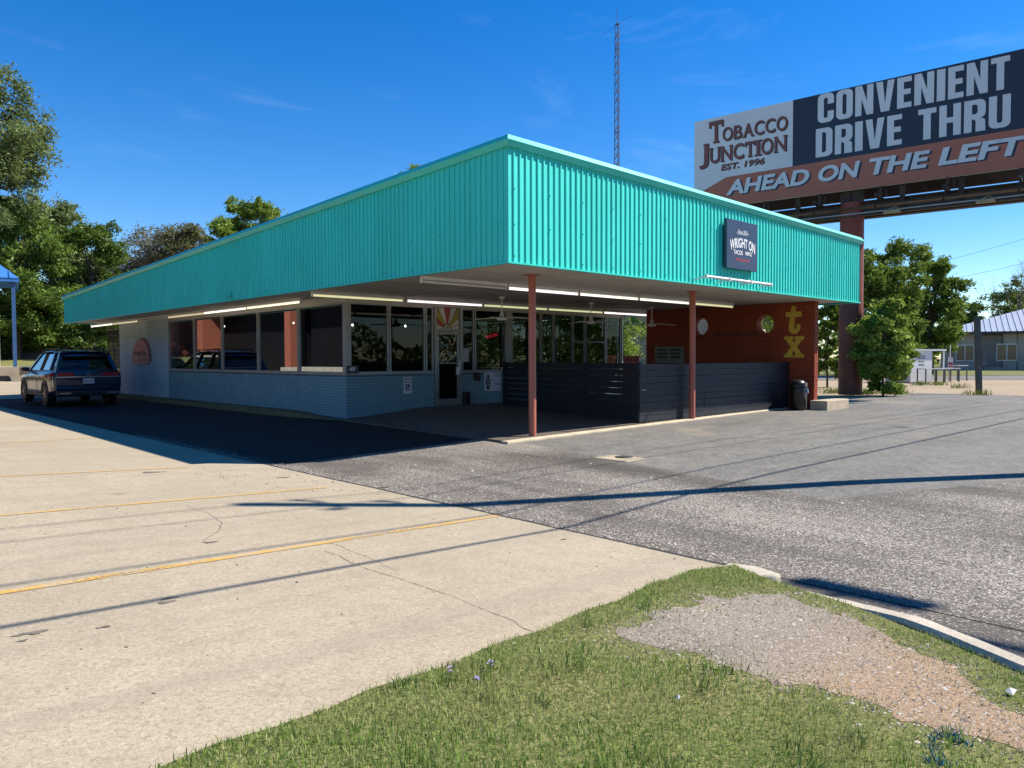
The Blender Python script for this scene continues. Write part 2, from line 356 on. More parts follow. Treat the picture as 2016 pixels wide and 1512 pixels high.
# joint of darker mastic where the two pavings meet
mbj = MB(); prev = None
for y in np.linspace(-5.5, 26, 90):
    w = .012 + .012 * random.random(); xj = JX + random.uniform(-.012, .012); prev2 = (xj - w, xj + w, y)
    if prev: mbj.add([(prev[0], prev[2], float(gz(prev[0], y)) + .003), (prev[1], prev[2], float(gz(prev[1], y)) + .003), (prev2[1], y, float(gz(prev2[1], y)) + .003), (prev2[0], y, float(gz(prev2[0], y)) + .003)], [(0, 1, 2, 3)])
    prev = prev2
mbj.build('paving_joint', pm('mastic', (.03, .028, .026), .8, var=.4), concrete)

# hairline cracks and dark drips, each with a shape of its own
M_crack = pm('crack_dark', (.10, .082, .06), .9, var=.4, sc=9); M_drip = pm('oil_drip', (.15, .128, .098), .7, var=.4, sc=12)
def crack(px, w=.006):
    P_ = resample([on_conc(*q) for q in px], 70) + np.cumsum(rng.normal(0, .005, (70, 2)), axis=0); pts = []
    for i in range(70):
        d_ = P_[min(i + 1, 69)] - P_[max(i - 1, 0)]; n_ = np.array([-d_[1], d_[0]]) / (np.linalg.norm(d_) + 1e-9); ww = w * rng.uniform(.25, 1.0) / 2
        for sg_ in (-1, 1): q = P_[i] + n_ * ww * sg_; pts.append((q[0], q[1], float(gz(q[0], q[1])) + .003))
    npmesh('crack', np.array(pts), np.array([(2 * k, 2 * k + 1, 2 * k + 3, 2 * k + 2) for k in range(69)]), M_crack, concrete)
def resample(P, n):
    P = np.array(P); L = np.r_[0, np.cumsum(np.linalg.norm(np.diff(P, axis=0), axis=1))]
    for _ in range(2):
        Q = P.copy(); Q[1:-1] = (P[:-2] + 2 * P[1:-1] + P[2:]) / 4; P = Q
    t = np.linspace(0, L[-1], n); return np.stack([np.interp(t, L, P[:, 0]), np.interp(t, L, P[:, 1])], 1)
crack([(640, 1085), (737, 1122), (850, 1150), (930, 1182), (1000, 1205), (1074, 1240)]); crack([(365, 995), (420, 1010), (470, 1022), (440, 1050), (400, 1068)]); crack([(640, 1062), (700, 1088), (760, 1112)], .005)
for (u, v, r_) in ((70, 1246, .035), (36, 1252, .016), (45, 1262, .014), (335, 1178, .028), (328, 1186, .03), (415, 1068, .035), (205, 1235, .02), (1110, 1062, .022), (760, 960, .05), (300, 930, .09), (560, 940, .06)):
    c_ = on_conc(u, v); m = MB(); n_ = 14; ph = random.uniform(0, 6)
    pts = []
    for i in range(n_):
        a = 6.283 * i / n_; rr_ = r_ * (1 + .35 * math.sin(3 * a + ph) + random.uniform(-.18, .18)); x_, y_ = c_[0] + rr_ * 1.5 * math.cos(a), c_[1] + rr_ * .7 * math.sin(a); pts.append((x_, y_, float(gz(x_, y_)) + .0035))
    m.add(pts, [tuple(range(n_))]); m.build('stain', M_drip, concrete, fix=False)
# verge: turf, gravel patch, kerb
def gv(x, y):
    a_ = gz(x, y) + .035; return .5 * (a_ + np.sqrt(a_ * a_ + .004)) - .035 + .004
KERB = [pz(u, v, .0)[:2] for u, v in ((1470, 1104), (1510, 1127), (1590, 1147), (1700, 1175), (1850, 1226), (1960, 1276), (2016, 1299))]
KERB = [np.array(k) for k in KERB]
d = KERB[-1] - KERB[-2]; d /= np.linalg.norm(d)
for k in range(1, 6): d = d + np.array([-.02, -.05]); d /= np.linalg.norm(d); KERB.append(KERB[-1] + d * .5)
def resample(P, n):
    P = np.array(P); L = np.r_[0, np.cumsum(np.linalg.norm(np.diff(P, axis=0), axis=1))]
    for _ in range(2):
        Q = P.copy(); Q[1:-1] = (P[:-2] + 2 * P[1:-1] + P[2:]) / 4; P = Q
    t = np.linspace(0, L[-1], n); return np.stack([np.interp(t, L, P[:, 0]), np.interp(t, L, P[:, 1])], 1)
KR = resample(KERB, 44)
tg = np.gradient(KR, axis=0); tg /= np.linalg.norm(tg, axis=1)[:, None]; KN = np.stack([tg[:, 1], -tg[:, 0]], 1)   # towards the verge
if KN[5, 0] > 0: KN = -KN
VERGE = [(-14, conc_edge(-14) + .03)] + [(x, conc_edge(x) + .02 + .02 * math.sin(x * 9)) for x in lin(-12, -3.55, 40)] + [tuple(KR[0] + KN[0] * .1)] + [tuple(k + n * .1) for k, n in zip(KR, KN)] + [(-5, -9.6), (-14, -9.6)]
polysheet('verge', VERGE, gv, M_turf, step=.1)
KB = MB(); ring = []
hgt = np.clip(np.linspace(0, 3.2, 44), .25, 1)
for i in range(44):
    p = KR[i]; n = KN[i]; h = .015 * hgt[i] - (1 - hgt[i]) * .09; wj = random.uniform(-.006, .006)
    ring.append([(p[0] - n[0] * .012, p[1] - n[1] * .012, -.2), (p[0], p[1], h - .018), (p[0] + n[0] * .02, p[1] + n[1] * .02, h + wj * .3), (p[0] + n[0] * (.105 + wj), p[1] + n[1] * (.105 + wj), h), (p[0] + n[0] * .12, p[1] + n[1] * .12, h - .02), (p[0] + n[0] * .12, p[1] + n[1] * .12, -.2)])
vs = [q for r_ in ring for q in r_]; fs = []
for i in range(43):
    for k in range(5): fs.append((i * 6 + k, i * 6 + k + 1, i * 6 + 7 + k, i * 6 + 6 + k))
fs.append((0, 1, 2, 3, 4, 5)); fs.append(tuple(range(43 * 6 + 5, 43 * 6 - 1, -1)))
KB.add(vs, fs)
M_kerb = pm('kerb_concrete', (.46, .40, .31), .9, var=.22, sc=2.2, bump=.35, bsc=90, fine=.5)
tag(KB.build('kerb', M_kerb), kind='structure')
# broken concrete lump where the kerb begins
k0 = KR[0]; lump = MB(); lp = [(k0[0] + a, k0[1] + b) for a, b in ((-.10, .16), (.10, .20), (.16, .02), (.10, -.20), (-.06, -.22), (-.15, -.02))]
lump.prism([(x, y, -.2) for x, y in lp], (0, 0, .135)); tag(lump.build('kerb_end', M_kerb, bevel=.02), kind='structure')
GRAVEL = [pz(u, v, -.02)[:2] for u, v in ((1210, 1256), (1290, 1205), (1400, 1166), (1500, 1160), (1580, 1172), (1690, 1225), (1800, 1275), (1880, 1330), (1960, 1385), (2060, 1440), (2140, 1500), (2110, 1560), (1990, 1490), (1870, 1440), (1700, 1392), (1560, 1358), (1450, 1325), (1330, 1288))]
GRAVEL = resample(GRAVEL + [GRAVEL[0]], 140)[:-1]; tt_ = np.linspace(0, 2 * np.pi, 140)[:-1]
GRAVEL = GRAVEL + np.stack([.035 * np.sin(9 * tt_) + .02 * np.sin(23 * tt_ + 1), .03 * np.sin(11 * tt_ + 2) + .02 * np.sin(29 * tt_)], 1) + rng.normal(0, .010, (139, 2))
polysheet('gravel_patch', GRAVEL, lambda x, y: gv(x, y) + .002, M_soil, step=.05)

# grass blades
def blades(name, pts, h, w, mat, parent=None, lean=.55):
    n = len(pts); ang = rng.uniform(0, 2 * np.pi, n); dx = np.stack([np.cos(ang), np.sin(ang)], 1); la = rng.uniform(0, 2 * np.pi, n)
    ld = np.stack([np.cos(la), np.sin(la)], 1) * (rng.uniform(.1, 1, n) * lean * h)[:, None]
    z = gv(pts[:, 0], pts[:, 1]) - .004
    def P(off, side, hh, wf): return np.c_[pts + ld * off + dx * (side * w * wf)[:, None], z + h * hh]
    one = np.ones(n); V = np.stack([P(0, -one, 0, .5), P(0, one, 0, .5), P(.35, one, .55, .42), P(.35, -one, .55, .42), P(1.1, one * 0, .95, 0)], 1).reshape(-1, 3)
    b = np.arange(n)[:, None] * 5
    F = np.concatenate([b + np.array([[0, 1, 2]]), b + np.array([[0, 2, 3]]), b + np.array([[3, 2, 4]])])
    return npmesh(name, V, F, mat, parent)
def grassmat(name, stops):
    g = G(name); g.n.remove(g.b); c = g.ramp(g.island(), stops)
    c = g.mix(g.ramp(g.noise(1.7, 5, .65), [(.46, 0), (.64, .62)]), c, (.40, .37, .16)); c = g.mix(g.ramp(g.noise(4.5, 5, .7), [(.52, 0), (.7, .5)]), c, (.10, .17, .03))
    d = g.n.new('ShaderNodeBsdfDiffuse'); t = g.n.new('ShaderNodeBsdfTranslucent'); m = g.n.new('ShaderNodeMixShader'); m.inputs[0].default_value = .35
    g.l.new(c, d.inputs[0]); g.l.new(c, t.inputs[0]); g.l.new(d.outputs[0], m.inputs[1]); g.l.new(t.outputs[0], m.inputs[2]); g.l.new(m.outputs[0], g.out.inputs[0]); return g.m
M_grass = grassmat('grass_blade', [(0, (.11, .19, .035)), (.35, (.19, .31, .06)), (.68, (.29, .39, .10)), (.84, (.42, .44, .17)), (1, (.62, .55, .32))])
def scatter(n, x0, x1, y0, y1): return np.c_[rng.uniform(x0, x1, n), rng.uniform(y0, y1, n)]
P = scatter(330000, -8.6, -3.1, -9.3, -5.2)
P = P[inpoly(P[:, 0], P[:, 1], VERGE)]
ing = inpoly(P[:, 0], P[:, 1], GRAVEL)
mind = np.min(np.linalg.norm(P[:, None, :] - GRAVEL[None, ::2], axis=2), axis=1)
thin = np.clip((mind / .38) ** .8, .05, 1)
right = np.clip((P[:, 0] + 4.2) / .7, 0, 1) * (P[:, 1] < -6.0)       # trodden strip beside the kerb
patch = .5 + .5 * np.sin(P[:, 0] * 9 + 2 * np.sin(P[:, 1] * 7)) * np.sin(P[:, 1] * 11)
keep = ((~ing) & (rng.random(len(P)) < thin * (1 - right * .75 * (patch < .55)))) | (ing & (rng.random(len(P)) < .10 * np.exp(-mind / .05)))
dry = P[(mind < .30) & (rng.random(len(P)) < .16 * np.exp(-mind / .13))]
P = P[keep]
mound = np.sin(P[:, 0] * 5.1 + 1.3 * np.sin(P[:, 1] * 3.3)) * np.sin(P[:, 1] * 6.3 + P[:, 0])
h = np.clip(rng.gamma(6, .0036, len(P)), .009, .048) * (1 + .25 * mound)
tag(blades('grass', P, h, rng.uniform(.0022, .0045, len(P)), M_grass), 'short sunlit grass on the verge around the gravel patch', 'grass', kind='stuff')
tag(blades('dry_grass', dry, rng.uniform(.008, .028, len(dry)), rng.uniform(.003, .006, len(dry)), grassmat('straw_blade', [(0, (.20, .15, .08)), (.5, (.36, .28, .16)), (1, (.55, .46, .30))]), lean=1.6), 'dead straw coloured grass fringing the gravel patch', 'grass', kind='stuff')
# taller tufts
tf = []
for _ in range(70):
    c = scatter(1, -7.3, -4.2, -8.4, -5.75)[0]
    if inpoly(np.array([c[0]]), np.array([c[1]]), GRAVEL)[0]: continue
    tf.append(c + rng.normal(0, .035, (26, 2)))
tf = np.concatenate(tf); tf = tf[inpoly(tf[:, 0], tf[:, 1], VERGE)]
tag(blades('grass_tufts', tf, rng.uniform(.03, .085, len(tf)), rng.uniform(.004, .007, len(tf)), grassmat('tuft_blade', [(0, (.07, .14, .025)), (.6, (.15, .25, .05)), (1, (.26, .31, .10))]), lean=.7), 'taller grass tufts scattered through the verge', 'grass', kind='stuff')
bl = []
for a, b in (((1830, 1455), (1895, 1442)), ((1830, 1462), (1850, 1500)), ((1862, 1438), (1900, 1470)), ((1822, 1500), (1868, 1512))):
    for t in np.linspace(0, 1, 14): bl.append(pz(a[0] + (b[0] - a[0]) * t, a[1] + (b[1] - a[1]) * t, 0)[:2] + rng.normal(0, .016, (5, 2)))
bl = np.concatenate(bl)
tag(blades('painted_grass', bl, rng.uniform(.010, .03, len(bl)), rng.uniform(.003, .006, len(bl)), pm('blue_marking_paint', (.06, .22, .31), .7, sc=30, var=.4)), 'bright blue utility marking sprayed on the grass at the lower right', 'grass', kind='stuff')
# loose stones: a low eight-faced pebble repeated
def pebbles(name, pts, z, size, mat, parent=None):
    base = np.array([(1, 0, 0), (.3, .9, 0), (-.85, .5, 0), (-.7, -.7, 0), (.4, -.9, 0), (.1, 0, .75)]); fb = np.array([(0, 1, 5), (1, 2, 5), (2, 3, 5), (3, 4, 5), (4, 0, 5)])
    n = len(pts); a = rng.uniform(0, 6.283, n); sx = size * rng.uniform(.6, 1.3, n); sy = size * rng.uniform(.5, 1., n); sz = size * rng.uniform(.4, .9, n)
    bx = base[None, :, 0] * sx[:, None]; by = base[None, :, 1] * sy[:, None]
    V = np.stack([pts[:, 0:1] + bx * np.cos(a)[:, None] - by * np.sin(a)[:, None], pts[:, 1:2] + bx * np.sin(a)[:, None] + by * np.cos(a)[:, None], z[:, None] + base[None, :, 2] * sz[:, None]], -1).reshape(-1, 3)
    F = (np.arange(n)[:, None, None] * 6 + fb[None]).reshape(-1, 3); return npmesh(name, V, F, mat, parent)
g = G('pebble'); g.set(col=g.ramp(g.island(), [(0, (.09, .08, .072)), (.35, (.21, .18, .148)), (.7, (.32, .28, .232)), (1, (.48, .44, .39))]), rough=.9, spec=.2); M_peb = g.m
q = scatter(90000, -5.6, -3.1, -8.8, -5.4); qd = np.min(np.linalg.norm(q[:, None, :] - GRAVEL[None, ::3], axis=2), axis=1); qi = inpoly(q[:, 0], q[:, 1], GRAVEL)
q = q[(qi & (rng.random(len(q)) < .55)) | ((~qi) & (rng.random(len(q)) < .35 * np.exp(-qd / .09)) & inpoly(q[:, 0], q[:, 1], VERGE))]
tag(pebbles('gravel', q, gv(q[:, 0], q[:, 1]) + .0015, rng.gamma(4, .00105, len(q)) + .0012, M_peb), 'loose pinkish gravel spread over the bare patch', 'gravel', kind='stuff')
q = np.concatenate([scatter(1500, JX + .05, .4, -9, 0.5), np.c_[JX + np.abs(rng.normal(0, .10, 5200)) * rng.choice([1, 1, -.55], 5200), rng.uniform(-5.5, 8, 5200)]]); tag(pebbles('loose_chippings', q, gz(q[:, 0], q[:, 1]) - .004, rng.gamma(4, .0018, len(q)) + .002, M_peb), 'loose stone chippings lying on the old asphalt', 'gravel', kind='stuff')
q = np.concatenate([scatter(130, -8, -3.0, -5.3, 3), scatter(170, -4.2, -2.7, -1, 1.6)]); tag(pebbles('grit', q, gz(q[:, 0], q[:, 1]), rng.gamma(4, .0016, len(q)) + .002, pm('dark_grit', (.05, .045, .04), .9)), 'dark grit and leaf litter scattered on the concrete', 'gravel', kind='stuff')
for k, (u, v) in enumerate(((888, 1352), (940, 1369), (966, 1334))):
    c = pz(u, v, .02); f = thing('wild_flower', (c[0], c[1], float(gv(c[0], c[1]))), ['purple wild flower in the grass, leftmost of three', 'purple wild flower in the grass, middle and nearest of three', 'purple wild flower in the grass, rightmost of three'][k], 'flower', 'purple flowers in the verge')
    mb = MB(); mb.tube((0, 0, 0), (.004, .003, .055), .0016, n=5); mb.build('stem', pm('stem_green', (.08, .16, .03), .7), f, True)
    mb = MB()
    for j in range(9):
        a = random.uniform(0, 6.28); r_ = random.uniform(.002, .013); zz = .045 + random.uniform(0, .022); e = .006
        mb.add([(r_ * math.cos(a) - e, r_ * math.sin(a), zz), (r_ * math.cos(a), r_ * math.sin(a) - e, zz + .004), (r_ * math.cos(a) + e, r_ * math.sin(a), zz), (r_ * math.cos(a), r_ * math.sin(a) + e, zz + .006)], [(0, 1, 2, 3)])
    mb.build('petals', pm('purple_petal', (.16, .09, .30), .6), f, True, fix=False)

for k, (u, v, lab) in enumerate(((1990, 1364, 'white paper scrap lying in the bare soil at the right edge'), (1335, 1390, 'pale leaf lying in the grass below the gravel patch'))):
    c = pz(u, v, .0); t = thing('paper_scrap', (c[0], c[1], float(gv(c[0], c[1])) + .012), lab, 'litter'); m = MB(); e = .022 if k == 0 else .009
    m.add([(-e, -e * .6, 0), (e * .8, -e * .8, .012), (e, e * .5, .004), (.1 * e, e * .2, .02), (-e * .7, e * .8, .006)], [(0, 1, 3), (1, 2, 3), (2, 4, 3), (4, 0, 3)]); m.build('scrap', pm('paper_white', (.62, .60, .56), .8), t, True, fix=False)
# utility cover in the asphalt
c = np.array([.82, -1.52]); zc = float(gz(*c)) - .012
mh = thing('drain_cover', (c[0], c[1], zc), 'pale concrete square with a round iron cover set in the asphalt', 'drain cover')
mb = MB(); e = .31
mb.prism([(-e, -e, -.05), (e, -e, -.05), (e, e, -.05), (-e, e, -.05)], (0, 0, .058)); mb.build('collar', pm('collar_concrete', (.42, .34, .23), .9, sc=6, fine=.4), mh, True, bevel=.01)
mb = MB(); mb.lathe((.02, .0, .006), [(.13, 0), (.13, .01), (.10, .012), (.02, .013)], 28); mb.build('lid', pm('cast_iron', (.06, .055, .05), .6, .4, sc=20), mh, True)

# ---------------------------------------------------------------- shared paints
def teal():
    g = G('turquoise_paint')
    c = g.ramp(g.noise(.8, 4), [(.3, (.038, .61, .515)), (.7, (.050, .68, .575))])
    c = g.mix(g.ramp(g.objrand(), [(0, 0), (1, .35)]), c, (.034, .53, .42))
    c = g.mix(g.ramp(g.noise(1., 5, .7, vec=g.mapping((9, 9, .5))), [(.50, 0), (.80, .45)]), c, (.035, .36, .30))
    c = g.mix(g.ramp(g.noise(5, 6, .75), [(.62, 0), (.75, .35)]), c, (.16, .60, .52))
    g.set(col=c, rough=.5, spec=.4); return g.m
M_teal = teal()
g = G('turquoise_trim'); g.set(col=g.ramp(g.noise(1.4, 4), [(.3, (.035, .52, .42)), (.7, (.045, .60, .47))]), rough=.4); M_trim = g.m
M_blueb = None
g = G('painted_brick'); c = g.ramp(g.noise(2.2, 5, .6), [(.3, (.155, .27, .305)), (.7, (.205, .325, .355))])
c = g.mix(g.ramp(g.noise(.6, 5, .65), [(.5, 0), (.75, .5)]), c, (.27, .36, .36)); c = g.mix(g.ramp(g.noise(45, 4, .7), [(.3, .45), (.42, 0)]), c, (.14, .19, .20))
g.set(col=c, rough=.75, spec=.35); g.bump(g.noise(70, 4), .35, .004); M_pbrick = g.m
g = G('pale_painted_brick'); c = g.ramp(g.noise(1.6, 5, .6), [(.3, (.45, .55, .54)), (.7, (.56, .64, .61))]); c = g.mix(g.ramp(g.noise(45, 4, .7), [(.3, .4), (.42, 0)]), c, (.25, .30, .29)); g.set(col=c, rough=.75); g.bump(g.noise(70, 4), .35, .004); M_palebrick = g.m
M_mortar = pm('grimy_painted_joint', (.085, .145, .165), .9, var=.2)
M_mortr = pm('grimy_red_joint', (.10, .022, .012), .9, var=.2)
g = G('red_painted_brick'); c = g.ramp(g.noise(1.8, 5, .6), [(.3, (.23, .044, .018)), (.7, (.31, .063, .025))]); c = g.mix(g.ramp(g.noise(40, 4, .7), [(.3, .4), (.42, 0)]), c, (.2, .05, .025))
g.set(col=c, rough=.75, spec=.3); g.bump(g.noise(70, 4), .35, .004); M_redb = g.m
M_col = pm('terracotta_paint', (.40, .115, .072), .5, var=.1, sc=2, fine=.15)
M_alu = pm('aluminium_frame', (.30, .30, .29), .45, .5, var=.12, sc=4)
M_white = pm('white_enamel', (.70, .69, .65), .45, var=.08)
M_black = pm('black_plastic', (.012, .012, .014), .35, var=.2)
M_navy = pm('navy_stained_plank', (.008, .009, .015), .6, var=.3, sc=3, bump=.25, bsc=40)
M_dark = pm('dark_interior', (.045, .035, .028), .8, var=.2)
M_glass = glassmat('window_glass', (.34, .37, .37), 1.5, .42)
M_glassf = glassmat('front_glass', (.34, .37, .37), 1.5, .42)
M_soffit = None
g = G('soffit_paint'); c = g.ramp(g.noise(.7, 5, .65), [(.3, (.42, .39, .34)), (.7, (.54, .50, .44))]); c = g.mix(g.ramp(g.noise(3, 5, .7), [(.55, 0), (.8, .4)]), c, (.23, .185, .14)); g.set(col=c, rough=.7); M_soffit = g.m

# ---------------------------------------------------------------- restaurant
FW_, FL_ = 12.91, 25.97                      # plan of the canopy
SOF = 2.86
def ztop(x, y): return 4.735 - .0150 * x - .0309 * y
rest = thing('restaurant', (6.5, 12, 0), 'low restaurant under a deep turquoise corrugated fascia', 'restaurant')
# roof deck
mb = MB(); e = .16
c4 = [(e, e), (FW_ - e, e), (FW_ - e, FL_ - e), (e, FL_ - e)]
mb.add([(x, y, ztop(x, y) - .10) for x, y in c4] + [(x, y, ztop(x, y) - .22) for x, y in c4], [(0, 1, 2, 3), (7, 6, 5, 4), (0, 4, 5, 1), (1, 5, 6, 2), (2, 6, 7, 3), (3, 7, 4, 0)])
mb.build('roof', pm('roof_membrane', (.40, .40, .38), .8), rest)
fascia = MB(); t = .13
fascia.box(t, FW_ - t, t, t + .03, 2.90, 4.3).box(t, t + .03, t + .03, FL_ - t, 2.90, 3.75).box(FW_ - t - .03, FW_ - t, t + .03, FL_ - t, 2.90, 3.7).box(t + .03, FW_ - t - .03, FL_ - t - .03, FL_ - t, 2.90, 3.6)
fascia = fascia.build('fascia', pm('batten_timber', (.12, .09, .06), .8), rest)
# corrugated sheets, seven ribs each
PITCH_R = .13; PROF = [(0, 0), (.092, 0), (.097, .021), (.122, .021), (.127, 0)]
def sheet_panel(side, s0, s1):
    pts = []; s = s0
    while s < s1 - 1e-4:
        for a, o in PROF:
            if s + a < s1: pts.append((s + a, o))
        s += PITCH_R
    pts.append((s1, 0)); vs = []; fs = []
    wob = random.uniform(-.007, .007)
    for a, o in pts:
        for k, zz in enumerate((2.835, None)):
            out = .10 - o + wob
            x, y = {'front': (a, out), 'left': (out, a), 'right': (FW_ - out, a), 'back': (a, FL_ - out)}[side]
            vs.append((x, y, 2.835 if zz else ztop(x, y) - .13))
    for i in range(len(pts) - 1): fs.append((2 * i, 2 * i + 2, 2 * i + 3, 2 * i + 1))
    m = MB(); m.add(vs, fs)
    o = m.build('fascia_panel', M_teal, fascia, fix=False); return o
def run(side, L):
    a = .10; W_ = PITCH_R * 7
    while a < L - .10 - 1e-3: sheet_panel(side, a, min(a + W_, L - .10)); a += W_
run('front', FW_); run('left', FL_); run('right', FL_); run('back', FW_)
# cap moulding: a chamfered nose, then a return
def cap(side):
    prof = [(.24, .0), (.065, .0), (0, -.088), (.0, -.094), (.05, -.175), (.092, -.178), (.092, -.21), (.13, -.21)]
    m = MB(); L = FW_ if side in ('front', 'back') else FL_
    n = 7 if side in ('front', 'back') else 12; vs = []
    for i in range(n + 1):
        for o, dz in prof:
            s = o + (L - 2 * o) * i / n
            x, y = {'front': (s, o), 'left': (o, s), 'right': (FW_ - o, s), 'back': (s, FL_ - o)}[side]
            vs.append((x, y, ztop(min(max(x, 0), FW_), min(max(y, 0), FL_)) + dz + random.uniform(-.004, .004) * (0 < i < n)))
    k = len(prof); fs = [(i * k + j, i * k + j + 1, (i + 1) * k + j + 1, (i + 1) * k + j) for i in range(n) for j in range(k - 1)]
    m.add(vs, fs); m.build('cap_trim', M_trim, fascia)
    m = MB(); e = .055
    q = {'front': (e, FW_ - e, e, .125), 'left': (e, .125, .125, FL_ - e), 'right': (FW_ - .125, FW_ - e, .125, FL_ - e), 'back': (.125, FW_ - .125, FL_ - .125, FL_ - e)}[side]
    m.box(q[0], q[1], q[2], q[3], 2.812, 2.838); m.build('drip_trim', M_trim, fascia)
for s_ in ('front', 'left', 'right', 'back'): cap(s_)
# screws on the sheet, one part
mb = MB()
for i in range(int(12.6 / (PITCH_R * 6))):
    x = .1 + PITCH_R * 6 * i + .1095
    for z in (2.93, 3.42, 3.95):
        z += random.uniform(-.01, .01); mb.lathe((x, .07, z), [(.001, 0), (.001, .0)], 3) if False else mb.box(x - .007, x + .007, 0.070, 0.080, z - .007, z + .007)
for i in range(int(25.6 / (PITCH_R * 6))):
    y = .1 + PITCH_R * 6 * i + .1095
    for z in (2.93, 3.42): mb.box(.068, .080, y - .009, y + .009, z - .009, z + .009)
tag(mb.build('screws', pm('screw_head', (.03, .22, .2), .5), fascia), kind='stuff')
# small bent flap of trim on the long side
mb = MB(); mb.add([(.055, 10.0, 2.88), (.055, 10.22, 2.90), (-.03, 10.10, 2.99), (.055, 10.05, 3.03)], [(0, 1, 2), (0, 2, 3), (1, 3, 2)]); mb.build('bent_flap', M_trim, fascia, fix=False)
# soffit boards
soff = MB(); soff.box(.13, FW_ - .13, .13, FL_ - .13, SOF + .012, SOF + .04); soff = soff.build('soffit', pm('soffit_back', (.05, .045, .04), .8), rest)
x = .132; brd = []
def soffit_board(x0, x1, y0, y1):
    dz = random.uniform(-.004, .003); m = MB(); m.box(x0 + .007, x1 - .007, y0 + .007, y1 - .007, SOF - .004 + dz, SOF + .010 + dz); m.build('soffit_board', M_soffit, soff)
xs_ = [.132 + 2.11 * k for k in range(7)]; xs_[-1] = FW_ - .132
for i in range(6):
    ys_ = [.132] + [.132 + 1.2 * k + (.6 if i % 2 else 0) for k in range(0 if i % 2 else 1, 7)] + [7.62]
    for a, b in zip(ys_[:-1], ys_[1:]):
        if b - a > .05: soffit_board(xs_[i], xs_[i + 1], a, b)
for k in range(8): soffit_board(.132, 1.62, 7.62 + 2.27 * k, 7.62 + 2.27 * (k + 1))
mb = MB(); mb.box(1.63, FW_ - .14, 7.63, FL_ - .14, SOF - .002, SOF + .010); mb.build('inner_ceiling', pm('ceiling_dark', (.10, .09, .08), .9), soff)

# brick courses -----------------------------------------------------------
BL, BH, MJ = .194, .0577, .010
WX, WY, SILL, HEAD = 1.488, 7.09, 1.015, 2.70
def bricks(axis, fixed, a0, a1, z0, z1, skip=None):
    """brick boxes (centre, length) along an axis-aligned wall face"""
    out = []; zc = z0; row = 0
    while zc + BH <= z1 + .012:
        s = a0 - (BL + MJ) / 2 * (row % 2); 
        while s < a1 - .02:
            lo, hi = max(s, a0), min(s + BL, a1)
            if hi - lo > .03 and not (skip and skip((lo + hi) / 2, zc + BH / 2)): out.append(((lo + hi) / 2, zc + BH / 2, hi - lo))
            s += BL + MJ
        zc += BH + MJ; row += 1
    return out
def brick_shape(m, axis, fixed, c, z, l, sgn, dep=.013):
    j = random.uniform(-.0025, .0025); f0 = fixed + sgn * (dep * .9); f1 = fixed - sgn * j
    lo, hi = min(f0, f1), max(f0, f1); b = l / 2
    if axis == 'y': m.box(lo, hi, c - b, c + b, z - BH / 2, z + BH / 2)
    else: m.box(c - b, c + b, lo, hi, z - BH / 2, z + BH / 2)
wall_left = MB(); wall_left.box(WX + .010, WX + .21, WY + .010, 18.5, -.1, SILL - .012).box(WX + .010, WX + .21, 18.5, 23.75, -.1, SOF + .008)
wall_left = wall_left.build('brick_wall', M_mortar, rest)
wall_front = MB(); wall_front.box(WX + .21, 4.05, WY + .010, WY + .2, -.1, SILL - .012).box(4.96, 11.66, WY + .010, WY + .2, -.1, SILL - .012)
wall_front = wall_front.build('brick_wall', M_mortar, rest)
proto = {}
def single_brick(axis, fixed, c, z, l, sgn, parent):
    key = (axis, round(l, 3))
    if key not in proto:
        m = MB(); b = l / 2; e = .004
        if axis == 'y': m.box(0, .0125, -b, b, -BH / 2, BH / 2)
        else: m.box(-b, b, 0, .0125, -BH / 2, BH / 2)
        me = m.mesh('brick'); me.materials.append(M_pbrick); proto[key] = me
    o = bpy.data.objects.new('brick', proto[key]); COL.objects.link(o); o.parent = parent; j = random.uniform(-.0022, .0022)
    o.location = (fixed + j, c, z) if axis == 'y' else (c, fixed + j, z)
fb = bricks('x', WY, WX, 4.05, .02, SILL - .02); lb = bricks('y', WX, WY, 18.5, .02, SILL - .02)
for c, z, l in fb: single_brick('x', WY, c, z, l, 1, wall_front)
near = sorted(lb, key=lambda b: b[0])[:max(0, 298 - len(fb))]; rest_b = sorted(lb, key=lambda b: b[0])[len(near):]
for c, z, l in near: single_brick('y', WX, c, z, l, 1, wall_left)
mb = MB()
for c, z, l in rest_b: brick_shape(mb, 'y', WX, c, z, l, 1)
tag(mb.build('brick_courses', M_pbrick, wall_left, fix=False), kind='stuff')
mb = MB()
for c, z, l in bricks('y', WX, 18.5, 23.75, .02, SOF - .02): brick_shape(mb, 'y', WX, c, z, l, 1)
tag(mb.build('pale_brick_courses', M_palebrick, wall_left, fix=False), kind='stuff')
mb = MB()
for c, z, l in bricks('x', WY, 4.96, 11.6, .02, SILL - .02): brick_shape(mb, 'x', WY, c, z, l, 1)
tag(mb.build('brick_courses', M_pbrick, wall_front, fix=False), kind='stuff')
